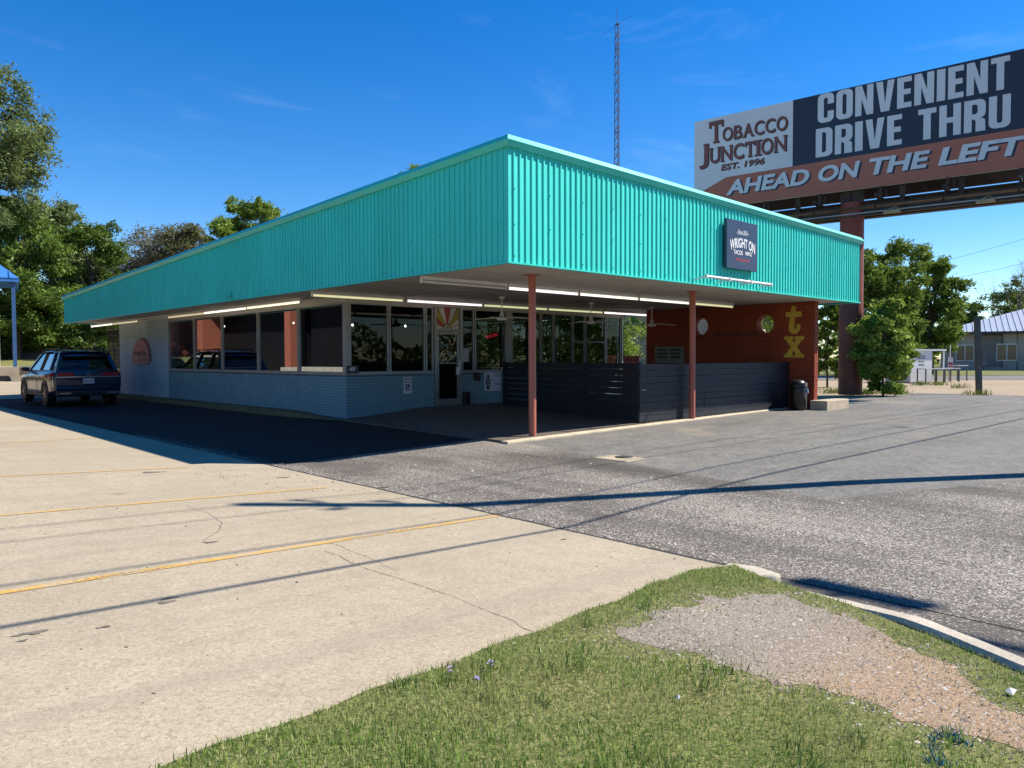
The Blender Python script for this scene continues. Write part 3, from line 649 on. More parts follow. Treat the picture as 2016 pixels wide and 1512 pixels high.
# sills and headers
mb = MB(); mb.box(WX - .03, WX + .12, WY - .03, 18.5, SILL - .010, SILL + .018); mb.build('window_sill', M_alu, rest)
mb = MB(); mb.box(WX + .12, 4.05, WY - .03, WY + .12, SILL - .010, SILL + .018).box(4.96, 11.64, WY - .03, WY + .12, SILL - .010, SILL + .018); mb.build('window_sill', M_alu, rest)
mb = MB(); mb.box(WX + .01, WX + .14, WY + .01, 18.5, HEAD, SOF - .008); mb.build('window_header', M_soffit, rest)
mb = MB(); mb.box(WX + .14, 11.64, WY + .01, WY + .14, HEAD, SOF - .008); mb.build('window_header', M_soffit, rest)
def window(axis, a0, a1, z0=SILL + .018, z1=HEAD, fw=.045, rail=None, fixed=None):
    m = MB(); f = (WX if axis == 'y' else WY) if fixed is None else fixed; d0, d1 = f + .012, f + .075
    def bx(p0, p1, q0, q1, dd0=d0, dd1=d1):
        if axis == 'y': m.box(dd0, dd1, p0, p1, q0, q1)
        else: m.box(p0, p1, dd0, dd1, q0, q1)
    bx(a0, a0 + fw, z0, z1); bx(a1 - fw, a1, z0, z1); bx(a0 + fw, a1 - fw, z0, z0 + fw); bx(a0 + fw, a1 - fw, z1 - fw, z1)
    if rail: bx(a0 + fw, a1 - fw, rail - .02, rail + .02)
    w = m.build('window', M_alu, rest)
    spans = [(z0 + fw, z1 - fw)] if not rail else [(z0 + fw, rail - .02), (rail + .02, z1 - fw)]
    for q0, q1 in spans:
        m2 = MB(); tl = random.uniform(-.003, .003); tz = random.uniform(-.002, .002); pd_ = (d0 + d1) / 2
        if axis == 'y': m2.add([(pd_ - tl, a0 + fw, q0), (pd_ + tl, a1 - fw, q0), (pd_ + tl + tz, a1 - fw, q1), (pd_ - tl + tz, a0 + fw, q1)], [(0, 1, 2, 3)])
        else: m2.add([(a0 + fw, pd_ - tl, q0), (a1 - fw, pd_ + tl, q0), (a1 - fw, pd_ + tl + tz, q1), (a0 + fw, pd_ - tl + tz, q1)], [(0, 1, 2, 3)])
        m2.build('pane', M_glass if axis == 'y' else M_glassf, w, fix=False)
for a, b in ((7.20, 9.38), (9.40, 11.68), (11.70, 14.09), (14.11, 16.25), (16.27, 18.49)): window('y', a, b)
for a, b in ((1.60, 2.69), (2.71, 3.78), (3.80, 4.04)): window('x', a, b)
for a, b in ((4.97, 5.40), (5.42, 6.57)): window('x', a, b)
for a, b, rl in ((6.76, 7.93, None), (7.95, 8.45, None), (8.47, 9.29, None), (9.31, 9.84, 1.88), (9.86, 10.84, 1.88), (10.86, 11.60, None)): window('x', a, b, rail=rl)
for a, b in ((7.25, 8.6), (8.62, 10.0), (10.02, 11.4), (11.42, 12.8), (12.82, 14.2)): window('y', a, b, fixed=11.56)
mb = MB(); mb.box(WX + .002, WX + .11, WY + .002, WY + .11, SILL + .018, HEAD); mb.build('corner_post', M_alu, rest, bevel=.006)
mb = MB(); mb.box(6.575, 6.755, WY - .01, WY + .12, SILL + .018, HEAD); mb.build('window_post', M_alu, rest, bevel=.006)
mb = MB(); mb.box(11.605, 11.66, WY - .02, WY + .10, SILL + .018, HEAD); mb.build('window_post', M_alu, rest)
# door with fanlight
DX0, DX1, DZ = 4.06, 4.95, .175
mb = MB(); mb.box(DX0, DX0 + .06, WY - .02, WY + .09, DZ, HEAD).box(DX1 - .06, DX1, WY - .02, WY + .09, DZ, HEAD).box(DX0 + .06, DX1 - .06, WY - .02, WY + .09, 2.085, 2.14).box(DX0, DX1, WY - .03, WY + .2, -.1, DZ)
mb.build('door_frame', M_alu, rest)
mb = MB(); a, b = DX0 + .07, DX1 - .07
mb.box(a, a + .075, WY + .0, WY + .045, DZ + .01, 2.075).box(b - .075, b, WY + .0, WY + .045, DZ + .01, 2.075).box(a + .075, b - .075, WY, WY + .045, 2.0, 2.075).box(a + .075, b - .075, WY, WY + .045, DZ + .01, DZ + .17)
door = mb.build('door', M_alu, rest, bevel=.004)
mb = MB(); mb.add([(a + .075, WY + .022, DZ + .17), (b - .075, WY + .022, DZ + .17), (b - .075, WY + .022, 2.0), (a + .075, WY + .022, 2.0)], [(0, 1, 2, 3)]); mb.build('pane', glassmat('door_glass', (.22, .23, .23), 1.5, 1.0), door, fix=False)
mb = MB(); mb.tube((b - .035, WY - .05, 1.02), (b - .035, WY - .05, 1.36), .013, n=8).tube((b - .035, WY, 1.05), (b - .035, WY - .05, 1.05), .009, n=6).tube((b - .035, WY, 1.33), (b - .035, WY - .05, 1.33), .009, n=6); mb.build('handle', M_white, door)
mb = MB(); mb.box(b - .12, b - .004, WY - .012, WY - .001, .96, 1.16); mb.build('pull_plate', M_white, door)
mb = MB(); mb.box(a + .07, b - .08, WY + .006, WY + .018, 1.25, 1.275); mb.build('push_bar', M_alu, door)
stk = [pm('sticker_cream', (.55, .52, .42), .6), pm('sticker_rust', (.35, .12, .06), .6), pm('sticker_blue', (.12, .22, .35), .6), pm('sticker_grey', (.25, .25, .25), .6)]
for k in range(46):
    sx = random.uniform(a + .09, b - .13); sz = random.uniform(1.30, 1.98); w = random.uniform(.012, .035); hh = random.uniform(.012, .04); m = MB()
    if k % 3 == 0:
        n = 10; m.add([(sx + w * math.cos(t * 6.283 / n), WY + .0195 - k * 2e-5, sz + w * math.sin(t * 6.283 / n)) for t in range(n)], [tuple(range(n))])
    else: m.add([(sx - w, WY + .0195 - k * 2e-5, sz - hh / 2), (sx + w, WY + .0195 - k * 2e-5, sz - hh / 2), (sx + w, WY + .0195 - k * 2e-5, sz + hh / 2), (sx - w, WY + .0195 - k * 2e-5, sz + hh / 2)], [(0, 1, 2, 3)])
    m.build('sticker', stk[k % 4], door, fix=False)
# sunburst fanlight
mb = MB(); fa, fbx, fz0, fz1 = DX0 + .06, DX1 - .06, 2.14, HEAD
mb.box(fa, fbx, WY + .03, WY + .045, fz0, fz1); fan_l = mb.build('fanlight', pm('fanlight_black', (.012, .012, .012), .5), rest)
cxf = (fa + fbx) / 2; colsr = [pm('fan_cream', (.50, .48, .40), .5), pm('fan_olive', (.30, .25, .04), .5), pm('fan_red', (.36, .04, .025), .5)]
def clip_ray(t):
    dx, dz = math.cos(t), math.sin(t); k = min((fbx - .012 - cxf) / abs(dx) if abs(dx) > 1e-5 else 9, (fz1 - .012 - fz0) / dz if dz > 1e-5 else 9); return cxf + dx * k, fz0 + dz * k
ray_c = [0, 0, 1, 0, 2, 0, 1, 2, 0]; ne = 9
for k in range(ne):
    t0, t1 = math.pi * (k + .06) / ne, math.pi * (k + .94) / ne; m = MB(); pts = []
    for t in np.linspace(t0, t1, 5): p = clip_ray(t); pts.append((p[0], WY + .027, p[1]))
    cr = [math.atan2(fz1 - .012 - fz0, s * (fbx - .012 - cxf)) for s in (1, -1)]
    for c_ in cr:
        if t0 < c_ < t1:
            pp = (cxf + (fbx - .012 - cxf) * (1 if c_ < 1.57 else -1), WY + .027, fz1 - .012); pts.append(pp)
    ang = sorted(pts, key=lambda p: math.atan2(p[2] - fz0, p[0] - cxf)); inner = [(cxf + .155 * math.cos(t), WY + .027, fz0 + .155 * math.sin(t) + .0) for t in np.linspace(t1, t0, 5)]
    m.add(ang + inner, [tuple(range(len(ang) + 5))]); m.build('sun_ray', colsr[ray_c[k]], fan_l, fix=False)
def half_disc(r0, r1, yy, mat, name):
    m = MB(); n = 16; vs = [(cxf + r0 * math.cos(math.pi * i / n), yy, fz0 + .004 + r0 * math.sin(math.pi * i / n)) for i in range(n + 1)] + [(cxf + r1 * math.cos(math.pi * i / n), yy, fz0 + .004 + r1 * math.sin(math.pi * i / n)) for i in range(n + 1)]
    m.add(vs, [(i, i + 1, n + 2 + i, n + 1 + i) for i in range(n)]); m.build(name, mat, fan_l, fix=False)
half_disc(.115, .140, WY + .026, colsr[1], 'sun_rim'); half_disc(.0, .108, WY + .026, pm('fan_sun', (.38, .37, .27), .5), 'sun_disc')

# ---- lettering (flat, a few millimetres proud of what carries it)
def glyphs(text, size=1., bold=0., shear=0., sx=1., spacing=1., align='CENTER'):
    cu = bpy.data.curves.new('lettering', 'FONT'); cu.body = text; cu.size = size; cu.offset = bold; cu.shear = shear; cu.align_x = align; cu.space_character = spacing; cu.resolution_u = 4; cu.fill_mode = 'FRONT'
    ob = bpy.data.objects.new('lettering', cu); COL.objects.link(ob); bpy.context.view_layer.update()
    me = bpy.data.meshes.new_from_object(ob.evaluated_get(bpy.context.evaluated_depsgraph_get())); bpy.data.objects.remove(ob)
    V = np.array([v.co[:2] for v in me.vertices]) if len(me.vertices) else np.zeros((0, 2)); F = [tuple(p.vertices) for p in me.polygons]; bpy.data.meshes.remove(me); V[:, 0] *= sx; return V, F
def fit(V, x0, x1, y0, y1):
    lo, hi = V.min(0), V.max(0); return np.c_[x0 + (V[:, 0] - lo[0]) / (hi[0] - lo[0]) * (x1 - x0), y0 + (V[:, 1] - lo[1]) / (hi[1] - lo[1]) * (y1 - y0)]
def put_text(name, V, F, org, ux, uy, nrm, off, mat, parent, local=False):
    org, ux, uy, nrm = [np.array(q, float) for q in (org, ux, uy, nrm)]
    P = org + V[:, :1] * ux + V[:, 1:2] * uy + nrm * off; m = MB(); m.add(P, F)
    me = m.mesh(name)
    if len(me.polygons) and np.array(me.polygons[0].normal) @ nrm < 0: me.flip_normals()
    return link(name, me, mat, parent, local)
def text_on(name, s, x0, x1, y0, y1, frame, off, mat, parent, bold=.0, shear=0., arch=None, local=False, spacing=1.):
    V, F = glyphs(s, bold=bold, shear=shear, spacing=spacing); V = fit(V, x0, x1, y0, y1)
    if arch: V = arch(V)
    return put_text(name, V, F, frame[0], frame[1], frame[2], frame[3], off, mat, parent, local)
V, F = glyphs('409', bold=.02); put_text('door_number', fit(V, cxf - .055, cxf + .055, fz0 + .02, fz0 + .07), F, (0, WY, 0), (1, 0, 0), (0, 0, 1), (0, -1, 0), -.024, M_black, fan_l)

# columns
for k, (x, y) in enumerate(((1.737, 1.241), (6.757, 1.241))):
    m = MB(); zb = -.02; m.tube((x, y, zb), (x, y, SOF - .006), .068, n=20); o = m.build('column', M_col, rest)
    m = MB(); m.box(x - .11, x + .11, y - .11, y + .11, SOF - .018, SOF - .0045); m.build('cap_plate', M_col, o)
# red brick end wall with two portholes
RX, RY0, RY1, RTH = 11.66, .76, 6.15, .22
PH = [(2.14, 2.30, .255), (4.19, 2.30, .255)]
def holed_wall():
    m = MB(); a = .36
    cells = []; ycur = RY0
    for (yc, zc, r_) in PH:
        cells.append((ycur, yc - a, None)); cells.append((yc - a, yc + a, (yc, zc, r_))); ycur = yc + a
    cells.append((ycur, RY1, None)); xa, xb = RX + .010, RX + RTH
    for y0, y1, hole in cells:
        if hole is None: m.box(xa, xb, y0, y1, -.1, SOF - .006); continue
        yc, zc, r_ = hole; z0, z1 = zc - a, zc + a
        m.box(xa, xb, y0, y1, -.1, z0); m.box(xa, xb, y0, y1, z1, SOF - .006); n = 32
        for x in (xa, xb):
            inn = []; out = []
            for i in range(n):
                t = 2 * math.pi * i / n + math.pi / 4; dy, dz = math.cos(t), math.sin(t); k = a / max(abs(dy), abs(dz)); inn.append((x, yc + r_ * dy, zc + r_ * dz)); out.append((x, yc + k * dy, zc + k * dz))
            m.add(inn + out, [(i, (i + 1) % n, n + (i + 1) % n, n + i) for i in range(n)])
    return m.build('end_wall', M_mortr, rest)
endw = holed_wall()
def nearhole(c, z): return any((abs(c - h[0]) < .36 + BL / 2 and math.hypot(max(0, abs(c - h[0]) - BL / 2), max(0, abs(z - h[1]) - BH / 2)) < h[2] + .055) for h in PH)
mb = MB()
for c, z, l in bricks('y', RX, RY0 + .001, RY1, .0, SOF - .03):
    if not nearhole(c, z): brick_shape(mb, 'y', RX, c, z, l, 1); continue
    n_ = max(1, int(l / .012)); runs = []
    for i in range(n_):
        yy = c - l / 2 + (i + .5) * l / n_; ok = all(math.hypot(yy - h_[0], max(0, abs(z - h_[1]) - BH / 2)) > h_[2] + .035 for h_ in PH)
        if ok: runs.append((yy - l / n_ / 2, yy + l / n_ / 2))
    while runs:
        a0, a1 = runs.pop(0)
        while runs and abs(runs[0][0] - a1) < 1e-6: a1 = runs.pop(0)[1]
        brick_shape(mb, 'y', RX, (a0 + a1) / 2, z, a1 - a0, 1)
for c, z, l in bricks('x', RY0, RX + .012, RX + RTH, .0, SOF - .03): brick_shape(mb, 'x', RY0 - .012, c, z, l, 1)
tag(mb.build('brick_courses', M_redb, endw, fix=False), kind='stuff')
for yc, zc, r_ in PH:
    m = MB(); n = 36; vs = []
    for x, rr in ((RX - .012, r_ + .055), (RX - .012, r_ - .004), (RX + RTH + .012, r_ - .004), (RX + RTH + .012, r_ + .055)):
        for i in range(n): t = 2 * math.pi * i / n; vs.append((x, yc + rr * math.cos(t), zc + rr * math.sin(t)))
    m.add(vs, [(k * n + i, k * n + (i + 1) % n, (k + 1) * n + (i + 1) % n, (k + 1) * n + i) for k in range(3) for i in range(n)] + [(i, (i + 1) % n, 3 * n + (i + 1) % n, 3 * n + i) for i in range(n)]); m.build('porthole_sleeve', M_redb, endw)
# yellow painted letters t and x, slab shaped
M_yel = pm('yellow_letter_paint', (.52, .34, .035), .7, sc=6)
def letter_poly(name, pts, off=.006):
    m = MB(); m.prism([(RX - .004, y, z) for y, z in pts], (-off, 0, 0)); m.build(name, M_yel, endw)
yl, yr = 1.555, 1.10
def LT(y, z): return (yl + (yr - yl) * y, 2.01 + .75 * z)
tp = [(.38, .98), (.42, 1.0), (.54, 1.0), (.66, .93), (.62, .78), (1.0, .78), (1.0, .60), (.60, .60), (.57, .30), (.58, .19), (.66, .16), (.70, .24), (.72, .34), (.94, .34), (.93, .18), (.84, .06), (.68, 0), (.48, 0), (.30, .06), (.22, .16), (.22, .32), (.30, .60), (.02, .60), (.02, .78), (.33, .78)]
letter_poly('letter_t', [LT(*p) for p in tp])
yl2, yr2 = 1.585, 1.03
def LX(y, z): return (yl2 + (yr2 - yl2) * y, 1.375 + .57 * z)
xp = [(0, 1), (.47, 1), (.47, .86), (.40, .86), (.50, .68), (.60, .86), (.53, .86), (.53, 1), (1, 1), (1, .86), (.90, .82), (.66, .51), (.90, .18), (1, .14), (1, 0), (.53, 0), (.53, .14), (.60, .15), (.50, .33), (.40, .15), (.47, .14), (.47, 0), (0, 0), (0, .14), (.10, .18), (.34, .51), (.10, .82), (0, .86)]
letter_poly('letter_x', [LX(*p) for p in xp])
M_ink = pm('faded_black_paint', (.02, .015, .015), .7)
FR_red = ((RX, 0, 0), (0, -1, 0), (0, 0, 1), (-1, 0, 0))
text_on('painted_words', 'Wright On', -3.72, -2.36, 1.93, 2.13, FR_red, .006, M_ink, endw, bold=.012, shear=.25)
text_on('painted_words', 'taco shop', -2.80, -2.15, 1.75, 1.84, FR_red, .006, M_ink, endw, shear=.25)
# concrete plinth at the wall end
m = MB(); pl = [(11.45, .30), (12.75, .30), (12.93, .38), (12.98, .52), (12.93, .68), (12.75, .755), (11.45, .755)]
m.prism([(x, y, -.1) for x, y in pl], (0, 0, .36)); m.build('plinth', pm('plinth_concrete', (.44, .36, .26), .9, sc=4, fine=.4, bump=.3), rest, bevel=.015)
# patio slab and ramps
def slabz(x, y):
    x = np.asarray(x, float); y = np.asarray(y, float)
    t = np.clip((y - 2.2) / 4.6, 0, 1); q = np.clip((x - 1.6) / 2.2, 0, 1); return np.interp(x, [0, 2, 11], [-.012, 0, .04]) + .16 * t * t * (3 - 2 * t) * q
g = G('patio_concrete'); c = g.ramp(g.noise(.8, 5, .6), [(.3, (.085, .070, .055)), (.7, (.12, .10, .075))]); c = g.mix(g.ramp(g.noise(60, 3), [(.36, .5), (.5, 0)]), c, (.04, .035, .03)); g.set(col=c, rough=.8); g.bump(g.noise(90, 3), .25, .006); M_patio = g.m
xs_ = np.linspace(0, 1, 40); ys_ = np.linspace(0, 1, 24); U_, V_ = np.meshgrid(xs_, ys_)
SX = .85 + (11.66 - .85) * U_ + .5 * V_ * (1 - U_); SY = (.90 + .047 * SX) * (1 - V_) + (WY + .005) * V_
VV = np.stack([SX, SY, slabz(SX, SY)], -1).reshape(-1, 3); ii = (np.arange(23)[:, None] * 40 + np.arange(39)[None]).ravel()
slab = tag(npmesh('patio_slab', VV, np.stack([ii, ii + 1, ii + 41, ii + 40], 1), M_patio, None, True), kind='structure')
mb = MB(); n = 24; vs = []
M_slabedge = pm('slab_edge', (.50, .42, .29), .85, var=.2, sc=3, fine=.35)
for i in range(n + 1):
    x = .80 + (11.5 - .80) * i / n; y = .895 + .047 * x; zt = float(slabz(x, y)) + .003
    vs += [(x, y - .05, zt - .14), (x, y - .05, zt - .012), (x, y - .035, zt), (x, y + .11, zt), (x, y + .11, zt - .05)]
mb.add(vs, [(i * 5 + k, i * 5 + k + 1, i * 5 + 6 + k, i * 5 + 5 + k) for i in range(n) for k in range(4)] + [(0, 1, 2, 3, 4), (n * 5 + 4, n * 5 + 3, n * 5 + 2, n * 5 + 1, n * 5)])
mb.build('slab_edge', M_slabedge, slab)
lf = [(float(SX[i, 0]), float(SY[i, 0]), float(slabz(SX[i, 0], SY[i, 0]))) for i in range(24)]; mb = MB()
for (xa, ya, za), (xb, yb, zb2) in zip(lf[:-1], lf[1:]): mb.add([(xa - .004, ya, -.15), (xb - .004, yb, -.15), (xb, yb, zb2 + .001), (xa, ya, za + .001)], [(0, 1, 2, 3)])
mb.build('slab_side', M_patio, slab)
for a, b, w in (((1.25, 5.8), (5.0, 2.35), .05), ((1.1, 3.3), (4.9, 1.75), .05), ((1.4, 6.5), (5.2, 4.2), .05)):
    a = np.array(a); b = np.array(b); dd = (b - a) / np.linalg.norm(b - a); nn = np.array([-dd[1], dd[0]]); pts = []
    for t in np.linspace(0, 1, 16):
        c_ = a + (b - a) * t
        for s in (-1, 1): qq = c_ + nn * s * w / 2; pts.append((qq[0], qq[1], float(slabz(*qq)) + .006))
    npmesh('floor_line', np.array(pts), np.array([(2 * k, 2 * k + 1, 2 * k + 3, 2 * k + 2) for k in range(15)])[:, ::-1], pm('faded_floor_paint', (.16, .13, .085), .8), slab)
# painted kerb walk along the long wall
mb = MB(); n = 40; vs = []
for i in range(n + 1):
    y = 7.35 + (23.9 - 7.35) * i / n; k = min(1, (y - 7.35) / 1.9); h = -.03 + .115 * k; wd = .12 + .34 * k
    vs += [(WX + .005 - wd - .03, y, -.12), (WX + .005 - wd, y, h - .015), (WX + .03 - wd, y, h), (WX + .005, y, h), (WX + .005, y, -.12)]
mb.add(vs, [(i * 5 + k, i * 5 + k + 1, i * 5 + 6 + k, i * 5 + 5 + k) for i in range(n) for k in range(4)] + [(0, 1, 2, 3, 4), (n * 5 + 4, n * 5 + 3, n * 5 + 2, n * 5 + 1, n * 5)])
tag(mb.build('kerb_walk', pm('faded_yellow_kerb', (.15, .12, .05), .85, var=.3, sc=3, fine=.4)), kind='structure')
# rooms inside, seen dimly through the glass
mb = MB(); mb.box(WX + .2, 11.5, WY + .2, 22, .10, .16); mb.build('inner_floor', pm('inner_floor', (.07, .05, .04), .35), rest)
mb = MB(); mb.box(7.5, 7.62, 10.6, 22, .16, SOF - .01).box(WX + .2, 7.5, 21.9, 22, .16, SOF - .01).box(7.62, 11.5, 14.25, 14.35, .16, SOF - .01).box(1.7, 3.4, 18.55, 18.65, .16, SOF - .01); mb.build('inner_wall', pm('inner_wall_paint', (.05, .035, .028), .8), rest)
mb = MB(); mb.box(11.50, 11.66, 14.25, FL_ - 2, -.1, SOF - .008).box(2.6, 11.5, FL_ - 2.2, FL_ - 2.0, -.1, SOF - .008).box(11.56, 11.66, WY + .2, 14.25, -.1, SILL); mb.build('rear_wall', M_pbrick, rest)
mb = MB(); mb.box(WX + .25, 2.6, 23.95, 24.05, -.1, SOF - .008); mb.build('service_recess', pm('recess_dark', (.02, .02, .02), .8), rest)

# ---- service gate of bars at the rear corner
gt = thing('security_gate', (1.5, 24.6, 0), 'black barred gate closing the recess beyond the taco sign', 'gate')
mb = MB()
for k in range(3): mb.box(1.49, 1.53, 23.80 + .75 * k, 23.84 + .75 * k, 0, 2.6)
mb.box(1.49, 1.53, 23.84, 25.3, 2.56, 2.6).box(1.49, 1.53, 23.84, 25.3, .1, .14); mb.build('frame', M_black, gt)
for k in range(12):
    m = MB(); y = 23.92 + .112 * k; m.box(1.50, 1.52, y, y + .014, .14, 2.56); m.build('bar', M_black, gt)
for k in range(13):
    m = MB(); z = .3 + .17 * k; m.box(1.495, 1.4995, 23.84, 25.3, z, z + .010); m.build('cross_wire', M_black, gt)

# ---------------------------------------------------------------- fluorescent fixtures
LC = dict(warm=((1, .90, .60), .75), pink=((1, .86, .86), .85), yel=((.84, .80, .42), .42), white=((1, .93, .78), .8), off=None, dim=((1, .84, .5), .3), grn=((.76, .80, .42), .42))
def fixture(p, axis, col, label, L=2.38):
    t = thing('tube_light', p, label, 'strip light', 'fluorescent strip lights under the canopy'); h = L / 2
    def bx(m, a0, a1, b0, b1, z0, z1): m.box(a0, a1, b0, b1, z0, z1) if axis == 'x' else m.box(b0, b1, a0, a1, z0, z1)
    m = MB(); bx(m, -h, h, -.04, .04, .045, .108); m.build('channel', M_white, t, True)
    for s in (-1, 1): m = MB(); bx(m, s * h - .012 if s > 0 else -h - .006, h + .006 if s > 0 else -h + .012, -.035, .035, -.02, .105); m.build('end_holder', M_white, t, True)
    m = MB(); e = h - .03
    m.tube((-e, 0, .012), (e, 0, .012), .024, n=12) if axis == 'x' else m.tube((0, -e, .012), (0, e, .012), .024, n=12)
    lc = LC[col]
    m.build('tube', M_white if lc is None else emit('tube_' + col, lc[0], lc[1]), t, True)
    return t
ZF = SOF - .115
ordn = ['first', 'second', 'third', 'fourth', 'fifth', 'sixth', 'seventh']
for k, c in enumerate(('yel', 'pink', 'grn', 'grn', 'pink')):
    nm = {'yel': 'yellowish', 'pink': 'pink-white', 'grn': 'greenish yellow'}[c]
    fixture((1.58 + 2.42 * k + (.06 if k else 0), 6.62, ZF), 'x', c, f'{nm} tube light, {ordn[k]} from the left in the row over the entrance windows')
for k, c in enumerate(('off', 'pink', 'white', 'white', 'yel')):
    nm = {'off': 'unlit white', 'pink': 'pink-white', 'white': 'warm white', 'yel': 'yellowish'}[c]
    if k == 4: xx = 1.40 + 2.05 * 4 + .35
    fixture((1.40 + 2.10 * k, 2.66, ZF), 'x', c, f'{nm} tube light, {ordn[k]} from the left in the row nearest the canopy front', 2.06)
for k, c in enumerate(('warm', 'white', 'dim', 'off', 'dim', 'white')):
    nm = {'warm': 'warm yellow', 'white': 'warm white', 'dim': 'dim amber', 'off': 'unlit white'}[c]
    fixture((1.16 + .02 * k, 10.05 + 3.02 * k, ZF), 'y', c, f'{nm} tube light, {ordn[k]} from the corner in the row along the blue side wall', 2.98)
# ---------------------------------------------------------------- ceiling fans
def fan(x, y, rot, label):
    t = thing('ceiling_fan', (x, y, SOF - .52), label, 'ceiling fan', 'white ceiling fans over the patio', rot)
    m = MB(); m.lathe((0, 0, .46), [(.03, -.02), (.07, 0), (.075, .045)], 16); m.build('canopy_cup', M_white, t, True)
    m = MB(); m.tube((0, 0, .1), (0, 0, .46), .014, n=8); m.build('down_rod', M_white, t, True)
    m = MB(); m.lathe((0, 0, 0), [(.05, -.07), (.12, -.05), (.13, -.01), (.08, .02), (.055, .03), (.045, .12), (.02, .13)], 20); m.build('motor', M_white, t, True)
    for k in range(4):
        a = k * math.pi / 2; ca, sa = math.cos(a), math.sin(a); m = MB()
        def rp_(u, v, z): return (ca * u - sa * v, sa * u + ca * v, z)
        m.prism([rp_(.10, -.02, -.005), rp_(.24, -.05, .01), rp_(.66, -.06, -.02), rp_(.70, 0, -.025), rp_(.66, .06, -.035), rp_(.24, .05, -.012), rp_(.10, .02, -.01)], (0, 0, .008)); m.build('blade', M_white, t, True)
fan(4.42, 4.95, .45, 'white ceiling fan nearest the door'); fan(7.52, 4.86, .2, 'white ceiling fan in the middle of the patio'); fan(10.1, 4.80, .7, 'white ceiling fan nearest the red wall')

# ---------------------------------------------------------------- patio fence
def fence(label, p, q, rows, posts, z0, gapset, group='plank fences round the patio'):
    p = np.array(p, float); q = np.array(q, float); L = np.linalg.norm(q - p); d = (q - p) / L; nrm = np.array([d[1], -d[0]])
    t = thing('patio_fence', (p[0], p[1], 0), label, 'fence', group); H = 1.22; ph = H / rows
    for i in range(len(posts) - 1):
        for k in range(rows):
            a, b = posts[i] + .003, posts[i + 1] - .003; m = MB(); gp = gapset(i, k); z = z0 + k * ph; wob = random.uniform(-.006, .006)
            A = p + d * a + nrm * (.022 + wob); B = p + d * b + nrm * (.022 - wob)
            m.bar((A[0], A[1], z + ph / 2 + random.uniform(-.004, .004)), (B[0], B[1], z + ph / 2 + random.uniform(-.004, .004)), .022, ph - gp); m.build('plank', M_navy, t)
    for s in posts:
        m = MB(); s2 = min(max(s, .045), L - .045); c = p + d * s2 + nrm * -.035; m.bar((c[0], c[1], z0 - .03), (c[0], c[1], z0 + H + .005), .085, .085, up=(d[0], d[1], 0)); m.build('post', M_navy, t)
    return t
fence('dark navy plank fence along the open front of the patio', (5.05, 1.43), (11.62, 1.45), 9, [0, 2.45, 4.55, 6.57], .03, lambda i, k: .007)
fence('dark navy plank fence running from the patio corner back to the windows', (5.85, 6.45), (5.05, 1.41), 9, [0, 1.6, 3.3, 5.10], .06, lambda i, k: .007 if i else .016)
# bench height planks behind: low planter shelf by the end wall
# ---------------------------------------------------------------- bin by the end wall
tb = thing('trash_bin', (11.12, .92, .01), 'black round litter bin standing at the end of the plank fence', 'bin')
m = MB(); m.lathe((0, 0, 0), [(.16, 0), (.185, .02), (.195, .55), (.20, .60)], 28); m.build('barrel', M_black, tb, True)
m = MB(); m.lathe((0, 0, .60), [(.21, 0), (.21, .05), (.19, .12), (.13, .18), (.04, .20)], 28); m.build('lid', M_black, tb, True)
m = MB(); m.box(-.10, .08, -.228, -.17, .63, .72); m.build('flap', pm('grey_flap', (.08, .08, .085), .25), tb, True, bevel=.01)
m = MB(); m.tube((.14, -.155, .05), (.14, -.16, .62), .012, n=8); m.build('hinge_rod', pm('bright_steel', (.55, .55, .56), .25, .9), tb, True)
m = MB(); m.tube((.14, -.185, .45), (.14, -.185, .56), .035, .02, n=10); m.build('latch', MT['bright_steel'], tb, True)

# ---------------------------------------------------------------- sign on the fascia
sg = thing('wall_sign', (6.66, 0, 3.2), 'dark navy square sign with white arched lettering on the turquoise fascia', 'sign')
m = MB(); m.box(6.05, 7.28, -.03, .05, 3.21, 4.21); m.build('board', pm('sign_navy', (.030, .038, .075), .35, var=.1, sc=2), sg, bevel=.004)
FRS = ((0, -.03, 0), (1, 0, 0), (0, 0, 1), (0, -1, 0)); M_sw = pm('sign_white', (.78, .78, .76), .5, var=.04); M_sr = pm('sign_red', (.60, .06, .06), .5)
text_on('since_line', '- Since 2016 -', 6.42, 6.90, 3.93, 4.03, FRS, .004, M_sw, sg, shear=.35, bold=.005)
def arch(V):
    c = 6.665; u = (V[:, 0] - c) / .5; b = 3.60 ; hgt_ = V[:, 1] - b; V = V.copy(); V[:, 1] = b + hgt_ * (1 + .10 * u ** 2) - .10 * u ** 2; return V
text_on('name_line', 'WRIGHT ON', 6.165, 7.165, 3.66, 3.86, FRS, .004, M_sw, sg, bold=.022, arch=arch)
text_on('menu_line', 'TACOS', 6.30, 6.66, 3.51, 3.60, FRS, .004, M_sw, sg, bold=.015)
text_on('menu_line', 'BBQ', 6.78, 7.03, 3.51, 3.60, FRS, .004, M_sw, sg, bold=.015)
m = MB(); st = [(6.72 + (.022 if i % 2 == 0 else .009) * math.cos(math.pi / 2 + i * math.pi / 5), -.034, 3.555 + (.022 if i % 2 == 0 else .009) * math.sin(math.pi / 2 + i * math.pi / 5)) for i in range(10)]
m.add(st, [tuple(range(10))]); m.build('star', M_sr, sg, fix=False)
text_on('tag_line', 'mas tacos y\'all', 6.38, 6.95, 3.36, 3.46, FRS, .004, M_sr, sg, shear=.35)
lb_ = thing('sign_lamp', (6.3, -.12, 2.9), 'white three-section lamp bar fixed under the fascia sign', 'lamp')
for k in range(3):
    m = MB(); a = 5.02 + .84 * k; m.tube((a + .02, -.20, 2.945), (a + .80, -.20, 2.945), .028, n=12); m.build('tube', M_white, lb_)
